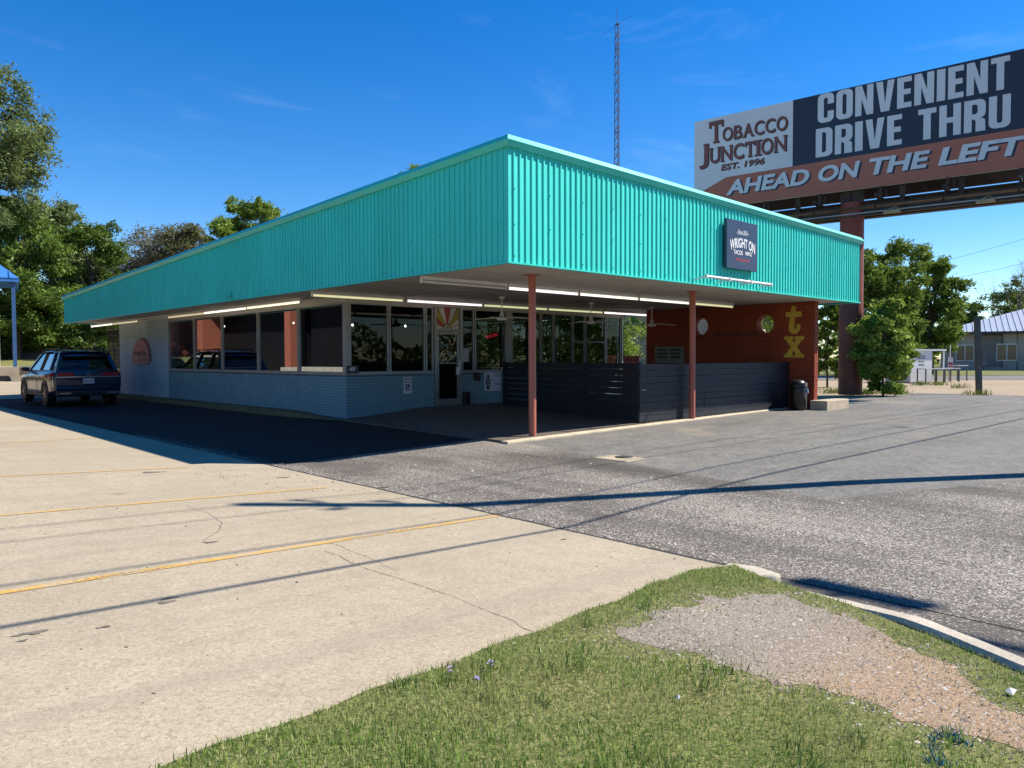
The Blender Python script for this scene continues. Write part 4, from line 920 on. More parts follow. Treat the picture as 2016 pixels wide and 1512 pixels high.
for k in range(4):
    m = MB(); a = 5.02 + .84 * k; m.bar((a, -.20, 2.945), (a, .07, 2.90), .02, .03).box(a - .015, a + .015, -.235, -.165, 2.905, 2.985); m.build('bracket', M_white, lb_)

# ---------------------------------------------------------------- small signs on the building
ts = thing('taco_sign', (WX - .03, 21.25, 1.25), 'salmon red taco shaped sign on the pale blue brick wall', 'sign')
def taco(n=30, k=1.):
    pts = []
    for i in range(n + 1):
        t = math.pi * i / n; pts.append((21.22 + .93 * k * math.cos(t), 1.30 + .82 * k * math.sin(t) ** .85))
    pts += [(21.22 - .90 * k, 1.24), (21.22 - .6 * k, 1.215), (21.22 + .6 * k, 1.215), (21.22 + .90 * k, 1.24)]; return pts
m = MB(); ruff = []
for i in range(41): t = math.pi * i / 40; rr = 1 + .05 * math.sin(i * 2.4) + .03; ruff.append((21.10 + .95 * rr * math.cos(t), 1.33 + .82 * rr * math.sin(t) ** .85))
m.prism([(WX - .006, y, z) for y, z in ruff], (-.015, 0, 0)); m.build('lettuce_edge', pm('taco_dark', (.20, .06, .05), .6), ts)
m = MB(); m.prism([(WX - .022, y, z) for y, z in taco()], (-.018, 0, 0)); m.build('shell', pm('taco_salmon', (.50, .16, .12), .6, var=.12), ts)
FRT = ((WX - .04, 0, 0), (0, -1, 0), (0, 0, 1), (-1, 0, 0))
text_on('name_line', 'Wright On', -22.0, -20.6, 1.50, 1.70, FRT, .004, M_ink, ts, shear=.3, bold=.02)
text_on('tag_line', 'taco shop', -21.4, -20.6, 1.33, 1.42, FRT, .004, M_ink, ts, shear=.3)
FRF = ((0, WY - .012, 0), (1, 0, 0), (0, 0, 1), (0, -1, 0))
hp = thing('parking_sign', (3.21, WY, .52), 'white reserved parking sign with a blue wheelchair symbol on the brick', 'sign')
m = MB(); m.box(3.09, 3.33, WY - .012, WY - .004, .52, .93); m.build('plate', pm('sign_plate', (.60, .60, .58), .5, var=.06), hp)
M_blu = pm('symbol_blue', (.02, .04, .22), .5); M_grn = pm('sign_green', (.03, .14, .09), .5)
text_on('word', 'RESERVED', 3.11, 3.31, .855, .90, FRF, .003, M_grn, hp, bold=.02); text_on('word', 'PARKING', 3.12, 3.30, .785, .83, FRF, .003, M_grn, hp, bold=.02)
m = MB(); m.add([(3.145, WY - .015, .60), (3.275, WY - .015, .60), (3.275, WY - .015, .755), (3.145, WY - .015, .755)], [(0, 1, 2, 3)]); m.build('symbol_field', M_blu, hp, fix=False)
m = MB(); n = 14; yq = WY - .017
ringo = [(3.212 + .038 * math.cos(t), yq, .652 + .038 * math.sin(t)) for t in np.linspace(2.2, 6.0, n)]; ringi = [(3.212 + .027 * math.cos(t), yq, .652 + .027 * math.sin(t)) for t in np.linspace(2.2, 6.0, n)]
m.add(ringo + ringi, [(i, i + 1, n + i + 1, n + i) for i in range(n - 1)])
m.add([(3.198 + .011 * math.cos(t), yq, .734 + .011 * math.sin(t)) for t in np.linspace(0, 5.8, 9)], [tuple(range(9))])
m.add([(3.192, yq, .72), (3.206, yq, .72), (3.212, yq, .676), (3.244, yq, .676), (3.258, yq, .640), (3.246, yq, .636), (3.234, yq, .664), (3.198, yq, .664)], [tuple(range(8))])
m.build('wheelchair_symbol', M_sw, hp, fix=False)
nb = thing('number_plaque', (1.64, WY, 1.04), 'small black plaque with white house number at the window corner', 'sign')
m = MB(); m.box(1.492, 1.79, WY - .052, WY - .042, 1.04, 1.225); m.build('plate', M_black, nb)
text_on('number', '409', 1.55, 1.70, 1.10, 1.185, ((0, WY - .052, 0), (1, 0, 0), (0, 0, 1), (0, -1, 0)), .003, M_sw, nb, bold=.02)
po = thing('poster', (6.03, WY, .5), 'white paper poster with a patterned figure pinned below the window', 'poster')
m = MB(); m.box(5.73, 6.33, WY - .010, WY - .004, .50, 1.0); m.build('paper', pm('poster_paper', (.55, .56, .60), .7, var=.08), po)
FRP = ((0, WY - .010, 0), (1, 0, 0), (0, 0, 1), (0, -1, 0)); y_ = WY - .013
fig = [(0, .46), (.03, .45), (.045, .40), (.05, .36), (.085, .30), (.09, .24), (.075, .18), (.06, .12), (.055, .04), (0, .03)]
figp = [(5.86 + a, y_, .505 + b) for a, b in fig] + [(5.86 - a, y_, .505 + b) for a, b in fig[::-1][1:-1]]
m = MB(); m.add(figp, [tuple(range(len(figp)))]); m.build('figure', pm('poster_ink', (.05, .04, .045), .7), po, fix=False)
for k, (z0, z1, w, cm) in enumerate(((.40, .445, .03, (.4, .05, .05)), (.30, .335, .055, (.42, .42, .45)), (.23, .26, .06, (.42, .42, .45)), (.14, .19, .045, (.32, .25, .10)))):
    m = MB(); m.add([(5.86 - w, y_ - .002, .505 + z0), (5.86 + w, y_ - .002, .505 + z0), (5.86 + w, y_ - .002, .505 + z1), (5.86 - w, y_ - .002, .505 + z1)], [(0, 1, 2, 3)]); m.build('figure_band', pm('poster_band%d' % k, cm, .7), po, fix=False)
text_on('words', 'VITA', 6.10, 6.30, .90, .95, FRP, .003, M_ink, po, bold=.02); text_on('words', '& More', 6.08, 6.30, .66, .71, FRP, .003, M_ink, po, bold=.02)
mbx = thing('mail_box', (5.43, WY, .77), 'small dark mail box fixed to the blue brick beside the door', 'mail box')
m = MB(); m.prism([(5.35, WY - .004, .79), (5.35, WY - .09, .79), (5.35, WY - .09, .94), (5.35, WY - .06, 1.0), (5.35, WY - .004, 1.0)], (.17, 0, 0)); m.build('body', pm('mailbox_paint', (.035, .025, .022), .5), mbx, bevel=.006)
m = MB(); m.prism([(5.345, WY - .1, .93), (5.345, WY - .062, 1.01), (5.345, WY - .004, 1.01), (5.345, WY - .062, 1.0)], (.18, 0, 0)); m.build('flap', pm('mailbox_flap', (.06, .045, .04), .4), mbx)
pp_ = thing('paper_notice', (5.09, WY, 1.29), 'plain white notice taped inside the glass beside the door', 'notice')
m = MB(); m.box(5.02, 5.22, WY + .030, WY + .034, 1.29, 1.65); m.build('paper', pm('notice_paper', (.35, .37, .40), .7, var=.06), pp_)
mbd = thing('doormat_box', (5.06, WY - .1, .18), 'small dark box on the floor beside the door frame', 'box')
m = MB(); m.box(4.96, 5.12, WY - .14, WY - .004, .16, .50); m.build('body', M_black, mbd, bevel=.01)
m = MB(); m.box(4.955, 5.125, WY - .145, WY - .003, .50, .515); m.build('lid', M_black, mbd)
ne = thing('neon_sign', (6.2, WY + .25, 2.0), 'small red glowing sign hanging inside the window right of the door', 'sign')
V, F = glyphs('WE ARE OPEN'); V = fit(V, -.22, .22, -.045, .045); put_text('letters', V, F, (6.22, WY + .25, 2.0), (.97, 0, .22), (-.22, 0, .97), (0, -1, 0), .012, emit('neon_red', (1, .05, .06), .55, (.3, .02, .02)), ne)
m = MB(); m.bar((5.98, WY + .25, 1.945), (6.46, WY + .25, 2.055), .01, .16); m.build('backing', M_black, ne)
pq = thing('menu_board', (RX, 5.15, 1.22), 'framed grey notice board hung on the red wall behind the fence', 'notice board')
m = MB(); m.box(RX - .03, RX - .006, 4.75, 5.80, 1.22, 1.72); m.build('frame', pm('board_frame', (.22, .20, .16), .6), pq)
m = MB(); m.box(RX - .034, RX - .03, 4.79, 5.76, 1.26, 1.68); m.build('board', pm('board_grey', (.16, .18, .165), .6), pq)
FRB = ((RX - .034, 0, 0), (0, -1, 0), (0, 0, 1), (-1, 0, 0))
for k in range(6):
    m = MB(); yy = (4.86, 5.35)[k % 2]; zz = 1.60 - .11 * (k // 2); m.add([(RX - .037, yy, zz), (RX - .037, yy + .36, zz), (RX - .037, yy + .36, zz + .045), (RX - .037, yy, zz + .045)], [(0, 1, 2, 3)]); m.build('text_block', M_ink, pq, fix=False)
# pendant lamps inside
for k, (u, v, dd) in enumerate(((442, 641, 23.5), (578, 634, 21.0), (591, 641, 22.6), (694, 638, 19.0), (798, 640, 19.6))):
    c = pd(u, v, dd); t = thing('pendant_lamp', c, f'bare glowing pendant bulb inside, {ordn[k]} from the left', 'lamp', 'pendant bulbs in the dining room')
    m = MB(); m.lathe((0, 0, -.04), [(.008, -.015), (.02, .0), (.024, .02), (.012, .045)], 12); m.build('bulb', emit('bulb_glow', (1, .93, .8), 5.), t, True)
    m = MB(); m.tube((0, 0, .03), (0, 0, max(.1, SOF - .01 - c[2])), .005, n=5); m.build('cord', M_black, t, True)
# dining tables and chairs behind the glass
def table(x, y, label):
    t = thing('dining_table', (x, y, .16), label, 'table', 'dining tables inside')
    m = MB(); m.box(-.4, .4, -.4, .4, .70, .74); m.build('table_top', pm('dark_wood', (.06, .035, .02), .5), t, True, bevel=.01)
    m = MB(); m.tube((0, 0, .02), (0, 0, .70), .035, n=8); m.build('pedestal', M_black, t, True)
    m = MB(); m.lathe((0, 0, 0), [(.25, 0), (.25, .02), (.04, .05)], 16); m.build('base', M_black, t, True)
table(2.6, 8.6, 'dark square dining table behind the corner window'); table(2.6, 12.8, 'dark square dining table behind the middle side window'); table(8.6, 8.7, 'dark square dining table behind the patio windows')
# lattice screen between the building and the end wall
ls = thing('lattice_screen', (12.4, 7.9, 0), 'low pierced brick screen in the gap beside the red wall', 'screen')
m = MB()
for z in (0, .2, .4, .6, .8, 1.0, 1.2, 1.4): m.box(11.75, 13.6, 7.85, 7.95, z, z + .06)
for r_ in range(7):
    for k in range(16):
        x = 11.75 + .115 * k + (.0575 if r_ % 2 else 0); m.box(x, x + .055, 7.853, 7.947, .06 + .2 * r_, .2 + .2 * r_)
tag(m.build('brickwork', M_redb, ls), kind='stuff')

# ---------------------------------------------------------------- car
def suv():
    t = thing('parked_car', (-1.0, 20.92, -.06), 'dark blue sport utility vehicle parked nose-in beside the blue wall', 'car')
    g = G('car_blue'); g.set(col=(.005, .012, .034), rough=.3, metal=.2, coat=.7, coatr=.04); Mc = g.m
    Mg = glassmat('car_glass', (.10, .12, .12), 1.5, .55); Mk = pm('car_trim_black', (.012, .012, .013), .55); Mch = pm('chrome', (.7, .7, .72), .12, 1., var=.03)
    def loft(m, rings, close=True):
        k = len(rings[0]); n0 = []
        for r_ in rings: n0 += r_
        m.add(n0, [(i * k + j, i * k + (j + 1), (i + 1) * k + j + 1, (i + 1) * k + j) for i in range(len(rings) - 1) for j in range(k - 1)] + [tuple(range(k)), tuple(range((len(rings) - 1) * k, len(rings) * k))[::-1]], True)
    def ring(y, zb, zt, wb, wm, wt, zs):
        pts = [(-wb * .8, zb), (-wb, zb + .05), (-wm, zb + .18), (-wm, zs - .10), (-wm + .02, zs), (-wt, zt - .03), (-wt + .10, zt)]
        return [(x, y, z) for x, z in pts] + [(-x, y, z) for x, z in pts[::-1]]
    m = MB()
    st = [(-2.50, .42, .98, .78, .80, .78, .86), (-2.47, .36, 1.04, .86, .90, .86, .92), (-2.38, .32, 1.10, .92, .965, .90, .96), (-2.1, .28, 1.12, .95, .99, .92, .97), (-1.2, .24, 1.13, .95, .995, .92, .97), (0, .22, 1.12, .95, .99, .915, .97), (.9, .22, 1.09, .95, .99, .91, .96), (1.35, .24, 1.06, .95, .99, .86, .95), (1.9, .26, 1.0, .94, .98, .80, .92), (2.3, .30, .92, .88, .93, .70, .84), (2.50, .36, .78, .78, .82, .62, .72)]
    loft(m, [ring(*s) for s in st]); body = m.build('body', Mc, t, True)
    def seg(y, z, hw): return (y, z, hw)
    # cabin: base ring and roof ring
    base = [(-2.40, 1.10, .84), (1.22, 1.08, .86)]; top = [(-2.12, 1.62, .66), (.30, 1.64, .66)]
    m = MB(); b0, b1 = base; t0, t1 = top; e = .0
    P = {'rbl': (-b0[2], b0[0], b0[1]), 'rbr': (b0[2], b0[0], b0[1]), 'fbl': (-b1[2], b1[0], b1[1]), 'fbr': (b1[2], b1[0], b1[1]), 'rtl': (-t0[2], t0[0], t0[1]), 'rtr': (t0[2], t0[0], t0[1]), 'ftl': (-t1[2], t1[0], t1[1]), 'ftr': (t1[2], t1[0], t1[1])}
    for nm, q in (('rear_window', ('rbl', 'rbr', 'rtr', 'rtl')), ('windscreen', ('fbr', 'fbl', 'ftl', 'ftr')), ('side_glass', ('fbl', 'rbl', 'rtl', 'ftl')), ('side_glass', ('rbr', 'fbr', 'ftr', 'rtr'))):
        m = MB(); m.add([P[k] for k in q], [(0, 1, 2, 3)]); m.build(nm, Mg, t, True)
    # roof
    m = MB(); rr = []
    for y, z, hw in ((-2.30, 1.60, .62), (-2.22, 1.66, .67), (-1.9, 1.715, .70), (-1., 1.755, .71), (-.2, 1.745, .70), (.18, 1.69, .69), (.32, 1.645, .66)):
        rr.append([(x, y, zz) for x, zz in ((-hw, z - .045), (-hw + .01, z - .02), (-hw + .10, z), (0, z + .022), (hw - .10, z), (hw - .01, z - .02), (hw, z - .045))])
    loft(m, rr); m.build('roof', Mc, t, True)
    m = MB()
    for s in (-1, 1):
        m.bar((s * .84, -2.40, 1.08), (s * .665, -2.12, 1.64), .10, .14, up=(0, 1, 0)); m.bar((s * .865, 1.22, 1.06), (s * .665, .30, 1.64), .06, .07, up=(0, 1, 0))
        m.bar((s * .87, -1.62, 1.08), (s * .68, -1.55, 1.66), .05, .12, up=(0, 1, 0)); m.bar((s * .875, -.35, 1.08), (s * .68, -.45, 1.66), .05, .09, up=(0, 1, 0))
        m.bar((s * .872, -2.40, 1.10), (s * .88, 1.22, 1.09), .03, .035)
    m.build('pillars', Mc, t, True)
    m = MB(); m.bar((-.80, -2.41, 1.125), (.80, -2.41, 1.125), .06, .05); m.build('tailgate_ledge', Mc, t, True)
    for s in (-1, 1):
        m = MB(); m.bar((s * .62, -1.95, 1.80), (s * .62, .05, 1.80), .035, .03)
        for y in (-1.9, -.9, .0): m.bar((s * .62, y, 1.72), (s * .62, y, 1.80), .05, .03, up=(0, 1, 0))
        m.build('roof_rail', Mk, t, True)
    m = MB(); m.bar((-.62, -1.35, 1.83), (.62, -1.35, 1.83), .06, .025); m.build('cross_rail', Mk, t, True)
    g = G('tail_lamp_red'); g.set(col=(.30, .008, .012), rough=.15, coat=1.); Mt = g.m
    # upright tailgate skin, lamps, chrome strip, bumper
    m = MB(); rg = []
    for y, k in ((-2.40, 1.0), (-2.50, .985), (-2.535, .95), (-2.545, .90)):
        rg.append([(x * k, y, z) for x, z in ((-.93, .46), (-.975, .60), (-.985, .82), (-.965, .98), (-.89, 1.12), (.89, 1.12), (.965, .98), (.985, .82), (.975, .60), (.93, .46))])
    loft(m, rg); m.build('tailgate', Mc, t, True)
    m = MB(); m.bar((0, -2.548, .54), (0, -2.548, 1.10), .006, .004, up=(0, 1, 0)) if False else m.bar((-.62, -2.549, .60), (.62, -2.549, .60), .004, .010); m.build('tailgate_seam', Mk, t, True)
    for s in (-1, 1):
        m = MB(); m.prism([(s * .36, -2.545, .935), (s * .44, -2.545, 1.045), (s * .86, -2.53, 1.055), (s * .88, -2.53, .935)], (0, -.022, 0)); m.build('tail_lamp', Mt, t, True, bevel=.006)
        m = MB(); m.prism([(s * .86, -2.535, .935), (s * .86, -2.535, 1.055), (s * .955, -2.42, 1.05), (s * 1.0, -2.12, 1.02), (s * 1.005, -2.12, .96), (s * .99, -2.42, .93)], (0, -.012, .0)); m.build('lamp_wrap', Mt, t, True)
    m = MB(); m.bar((-.90, -2.556, .908), (.90, -2.556, .908), .02, .022); m.build('chrome_strip', Mch, t, True)
    m = MB(); m.bar((-.70, -2.22, 1.70), (.70, -2.22, 1.70), .22, .035); m.build('roof_spoiler', Mc, t, True, bevel=.012)
    m = MB(); m.bar((-.28, -2.45, 1.16), (.22, -2.435, 1.22), .012, .02); m.build('rear_wiper', Mk, t, True)
    m = MB(); m.box(-.90, .90, -2.575, -2.40, .30, .50); m.build('rear_bumper', Mk, t, True, bevel=.05)
    for s in (-1, 1):
        m = MB(); m.bar((s * .84, -2.583, .40), (s * .50, -2.586, .40), .012, .05); m.build('exhaust_trim', Mch, t, True)
    m = MB(); m.box(-.93, .93, -2.565, -2.45, .50, .60); m.build('bumper_step', Mc, t, True, bevel=.035)
    m = MB(); m.box(-.16, .16, -2.558, -2.546, .70, .85); m.build('number_plate', pm('plate_white', (.55, .55, .55), .5, var=.05), t, True)
    V, F = glyphs('SZN 4311', bold=.015); put_text('plate_characters', fit(V, -.135, .135, .735, .81), F, (0, -2.558, 0), (1, 0, 0), (0, 0, 1), (0, -1, 0), .003, M_ink, t, True)
    m = MB(); n = 20; yq = -2.550
    m.add([(.062 * math.cos(a), yq, 1.0 + .062 * math.sin(a)) for a in np.linspace(0, 6.283, n, False)] + [(.054 * math.cos(a), yq, 1.0 + .054 * math.sin(a)) for a in np.linspace(0, 6.283, n, False)], [(i, (i + 1) % n, n + (i + 1) % n, n + i) for i in range(n)])
    for a, b in (((-.022, 1.052), (0, 1.01)), ((.022, 1.052), (0, 1.01)), ((-.045, 1.035), (-.02, .953)), ((-.02, .953), (0, .995)), ((0, .995), (.02, .953)), ((.02, .953), (.045, 1.035))): m.bar((a[0], yq - .002, a[1]), (b[0], yq - .002, b[1]), .004, .010, up=(0, 1, 0))
    m.build('badge', Mch, t, True)
    for s in (-1, 1):
        m = MB(); m.lathe((0, 0, 0), [(.03, -.07), (.09, -.05), (.10, .03), (.05, .08)], 14); me = m; o = me.build('mirror', Mk, t, True); o.location = (s * 1.06, .82, 1.13); o.scale = (1.25, .7, .9)
        m = MB(); m.bar((s * .90, .82, 1.08), (s * 1.02, .82, 1.10), .05, .04); m.build('mirror_arm', Mk, t, True)
        for y in (-.62, .48): m = MB(); m.bar((s * 1.0, y - .11, .90), (s * 1.0, y + .11, .90), .025, .03); m.build('door_handle', Mch, t, True)
        m = MB(); m.bar((s * .992, -1.05, .34), (s * .992, 1.05, .34), .03, .08); m.build('sill_trim', Mk, t, True)
        for y in (-1.48, 1.50):
            m = MB(); n = 20; vs = []
            for i in range(n + 1):
                a = math.pi * (i / n) * 1.16 - .25
                for rr_, xo in ((.385, .0), (.44, .0), (.44, .05), (.385, .05)): vs.append((s * (.96 + xo), y + rr_ * math.cos(a), .37 + rr_ * math.sin(a)))
            m.add(vs, [(i * 4 + k, i * 4 + (k + 1) % 4, (i + 1) * 4 + (k + 1) % 4, (i + 1) * 4 + k) for i in range(n) for k in range(4)]); m.build('wheel_arch', Mk, t, True)
            m = MB(); m.tube((s * .90, y, .37), (s * .998, y, .37), .385, n=26); m.build('arch_well', Mk, t, True)
            m = MB(); vs = []; n = 28
            for x, r_ in ((.74, .25), (.74, .34), (.77, .37), (.97, .37), (1.0, .34), (1.005, .26), (.96, .25)):
                for i in range(n): a = 6.2832 * i / n; vs.append((s * x, y + r_ * math.cos(a), .37 + r_ * math.sin(a)))
            m.add(vs, [(k * n + i, k * n + (i + 1) % n, (k + 1) * n + (i + 1) % n, (k + 1) * n + i) for k in range(6) for i in range(n)], True); wh = m.build('wheel', pm('tyre', (.014, .014, .014), .8), t, True)
            m = MB(); m.tube((s * .97, y, .37), (s * .985, y, .37), .055, n=12)
            for k in range(5): a = k * 1.2566; m.bar((s * .985, y, .37), (s * .985, y + .24 * math.cos(a), .37 + .24 * math.sin(a)), .02, .05, up=(1, 0, 0))
            m.build('rim', pm('alloy', (.35, .35, .36), .3, .9), wh)
    m = MB(); m.box(-.72, .72, -1.7, .55, .55, .78); m.build('seats', Mk, t, True)
    for x in (-.42, .42):
        m = MB(); m.box(x - .22, x + .22, -.05, .10, .78, 1.28).box(x - .12, x + .12, -.04, .06, 1.30, 1.50); m.build('seat_back', Mk, t, True, bevel=.04)
    m = MB(); m.box(-.60, .60, -1.2, -1.05, .78, 1.22); m.build('rear_seat', Mk, t, True, bevel=.04)
    for y in (-.42, -1.58, .98):
        m = MB(); m.bar((-.9945, y, .35), (-.994, y, 1.05), .006, .012, up=(0, 1, 0)); m.build('door_gap', Mk, t, True)
suv()

# ---------------------------------------------------------------- billboard
BLp = np.array([19.15, 9.35]); BD = np.array([.1500, -.989]); BD /= np.linalg.norm(BD); BN = np.array([BD[1], -BD[0]])      # BN points to the camera side
if BN @ (CAM[:2] - BLp) < 0: BN = -BN
def bp(s, z, off=0.): q = BLp + BD * s + BN * off; return (q[0], q[1], z)
bbc = bp(5.95, 0, -.55)
bb = thing('billboard', (bbc[0], bbc[1], 0), 'large roadside billboard on a rusty steel pole behind the restaurant', 'billboard')
M_bw = pm('billboard_white', (.56, .58, .60), .6, var=.05, sc=.6); M_bn = pm('billboard_navy', (.010, .022, .045), .6, var=.1); M_bo = pm('billboard_orange', (.36, .115, .07), .6, var=.06); M_bb = pm('billboard_brown', (.16, .06, .05), .6)
M_rust = pm('dark_rusty_steel', (.055, .035, .024), .7, .2, var=.45, sc=2.5, fine=.4); M_polep = pm('oxide_red_pole', (.20, .045, .030), .6, var=.3, sc=1.2, fine=.3)
BL_, Z0, Z1 = 11.75, 7.40, 11.06
m = MB(); m.prism([bp(0, Z0), bp(BL_, Z0), bp(BL_, Z1 + .08), bp(0, Z1 - .10)], (-BN[0] * .12, -BN[1] * .12, 0)); face = m.build('face', M_bw, bb)
m = MB(); m.prism([bp(3.96, 8.56, .003), bp(BL_, 8.64, .003), bp(BL_, Z1 + .08, .003), bp(3.96, Z1 - .04, .003)], (BN[0] * .004, BN[1] * .004, 0)); m.build('navy_field', M_bn, face)
m = MB(); m.prism([bp(.12, 8.02, .003), bp(.62, 7.40, .003), bp(BL_, 7.40, .003), bp(BL_, 8.64, .003), bp(3.96, 8.56, .003), bp(1.36, 8.54, .003), ], (BN[0] * .003, BN[1] * .003, 0)); m.build('arrow_band', M_bo, face)
FRBB = ((BLp[0], BLp[1], 0), (BD[0], BD[1], 0), (0, 0, 1), (BN[0], BN[1], 0))
def block_word(word, x0, x1, y0, y1, off, mat):
    """heavy condensed capitals drawn as outlines"""
    WD = dict(C=.50, O=.50, N=.53, V=.53, E=.40, I=.22, T=.46, D=.50, R=.51, H=.53, U=.50); t = .185; gap = .075
    tot = sum(WD[c] for c in word) + gap * (len(word) - 1); kx = (x1 - x0) / tot; ky = y1 - y0; x = x0; mb = MB()
    def rr(w, h, r, q0=0., sq=()):
        pts = []
        for ci, (cx_, cy_, a0) in enumerate(((w - r, h - r, 0), (r, h - r, 90), (r, r, 180), (w - r, r, 270))):
            for i in range(7):
                a = R(a0 + 15 * i)
                if ci in sq: pts.append(((w if ci in (0, 3) else 0), (h if ci in (0, 1) else 0)) if True else None)
                else: pts.append((cx_ + r * math.cos(a), cy_ + r * math.sin(a)))
        return pts
    for c in word:
        w = WD[c]; polys = []
        def ringp(wi, h0, h1, sq=(), skip=None):
            ro = rr(wi, h1 - h0, .17, sq=sq); ri = [(p[0] + t * 1.02, p[1] + t * .82) for p in rr(wi - 2.04 * t, h1 - h0 - 1.64 * t, .07, sq=sq)]; n = len(ro)
            for i in range(n):
                j = (i + 1) % n; q = [(ro[i][0], ro[i][1] + h0), (ro[j][0], ro[j][1] + h0), (ri[j][0], ri[j][1] + h0), (ri[i][0], ri[i][1] + h0)]
                if skip and skip(i, j): continue
                polys.append(q)
        if c == 'O': ringp(w, 0, 1)
        elif c == 'D': ringp(w, 0, 1, sq=(1, 2))
        elif c == 'C':
            ringp(w, 0, 1, skip=lambda i, j: i == 27); polys += [[(w - 1.02 * t, .62), (w, .62), (w, .83), (w - 1.02 * t, .78)], [(w - 1.02 * t, .22), (w, .17), (w, .38), (w - 1.02 * t, .38)]]
        elif c == 'U':
            ro = [(.17 - .17 * math.cos(R(15 * i)), .17 - .17 * math.sin(R(15 * i))) for i in range(7)]; ro = ro + [(w - p[0], p[1]) for p in ro[::-1]]
            ri = [(t + .07 - .07 * math.cos(R(15 * i)), .155 + .07 - .07 * math.sin(R(15 * i))) for i in range(7)]; ri = ri + [(w - p[0], p[1]) for p in ri[::-1]]
            polys += [[(0, 1), (t, 1), ri[0], ro[0]], [(w - t, 1), (w, 1), ro[-1], ri[-1]]] + [[ro[i], ro[i + 1], ri[i + 1], ri[i]] for i in range(13)]
        elif c == 'N': polys.append([(0, 0), (0, 1), (t + .01, 1), (w - t, .44), (w - t, 1), (w, 1), (w, 0), (w - t - .01, 0), (t, .56), (t, 0)])
        elif c == 'V': polys.append([(0, 1), (t + .01, 1), (w / 2, .25), (w - t - .01, 1), (w, 1), (w / 2 + .12, 0), (w / 2 - .12, 0)])
        elif c == 'E': polys.append([(0, 0), (0, 1), (w, 1), (w, .83), (t, .83), (t, .60), (w * .93, .60), (w * .93, .43), (t, .43), (t, .17), (w, .17), (w, 0)])
        elif c == 'I': polys.append([(0, 0), (0, 1), (w, 1), (w, 0)])
        elif c == 'T': a_, b_ = w / 2 - t / 2, w / 2 + t / 2; polys.append([(a_, 0), (a_, .83), (0, .83), (0, 1), (w, 1), (w, .83), (b_, .83), (b_, 0)])
        elif c == 'H': polys.append([(0, 0), (0, 1), (t, 1), (t, .59), (w - t, .59), (w - t, 1), (w, 1), (w, 0), (w - t, 0), (w - t, .42), (t, .42), (t, 0)])
        elif c == 'R':
            ringp(w, .40, 1, sq=(1, 2)); polys += [[(0, 0), (0, .40), (t, .40), (t, 0)], [(w - t * 1.25, .0), (w - t * 1.25, .34), (w * .42, .40), (w * .86, .40), (w - .012, .34), (w, 0)]]
        for q in polys:
            v = [bp(x + px_ * kx, y0 + py_ * ky, off) for px_, py_ in q]; mb.add(v, [tuple(range(len(v)))])
        x += (w + gap) * kx
    mb.build('headline', mat, face, fix=False)
block_word('CONVENIENT', 4.86, 10.80, 9.97, 11.02, .012, M_bw)
block_word('DRIVE', 4.80, 7.68, 8.74, 9.78, .012, M_bw)
block_word('THRU', 8.18, 10.84, 8.76, 9.80, .012, M_bw)
for off, mat_, dx, dz in ((.009, M_bn, .07, -.045), (.013, M_bw, 0, 0)):
    for s_, a, b in (('AHEAD', 1.36, 4.58), ('ON', 4.90, 6.34), ('THE', 6.64, 8.56), ('LEFT', 8.80, 11.30)):
        text_on('arrow_words', s_, a + dx, b + dx, 7.82 + dz, 8.40 + dz, FRBB, off, mat_, face, bold=.035, shear=.18)
# serif lettering: sans glyphs given slab serifs
SER = dict(T=[(.5, 0, .42), (.06, 1, 0), (.94, 1, 0)], O=[], B=[(.12, 0, .26), (.12, 1, .26)], A=[(.06, 0, .34), (.94, 0, .34)], C=[], J=[(.72, 1, .55)], U=[(.12, 1, .36), (.88, 1, .36)], N=[(.10, 0, .34), (.10, 1, .30), (.90, 1, .34)], I=[(.5, 0, 2.2), (.5, 1, 2.2)])
def serif_word(word, x0, x1, y0, y1, off, mat):
    ws = [dict(T=.78, O=.92, B=.74, A=.86, C=.84, J=.55, U=.82, N=.88, I=.26)[c] for c in word]; gap = .10; tot = sum(ws) + gap * (len(word) - 1); k = (x1 - x0) / tot; x = x0
    for c, w in zip(word, ws):
        V, F = glyphs(c, bold=.018); V = fit(V, x, x + w * k, y0 - (.02 if c in 'OCU' else 0) * (y1 - y0), y1 + (.02 if c in 'OCU' else 0) * (y1 - y0)); put_text('name_letter', V, F, FRBB[0], FRBB[1], FRBB[2], FRBB[3], off, mat, face)
        for (fx, top, sw) in SER[c]:
            hh = (y1 - y0) * .085; sw_ = w * k * sw; cx_ = x + w * k * fx; m = MB()
            if sw == 0:
                ww = w * k * .07; z0_, z1_ = y1 - (y1 - y0) * .30, y1; m.add([bp(cx_ - ww, z0_, off + .002), bp(cx_ + ww, z0_, off + .002), bp(cx_ + ww, z1_, off + .002), bp(cx_ - ww, z1_, off + .002)], [(0, 1, 2, 3)])
            else:
                zz = y1 - hh if top else y0; m.add([bp(cx_ - sw_ / 2, zz, off + .002), bp(cx_ + sw_ / 2, zz, off + .002), bp(cx_ + sw_ / 2, zz + hh, off + .002), bp(cx_ - sw_ / 2, zz + hh, off + .002)], [(0, 1, 2, 3)])
            m.build('letter_serif', mat, face, fix=False)
        x += (w + gap) * k
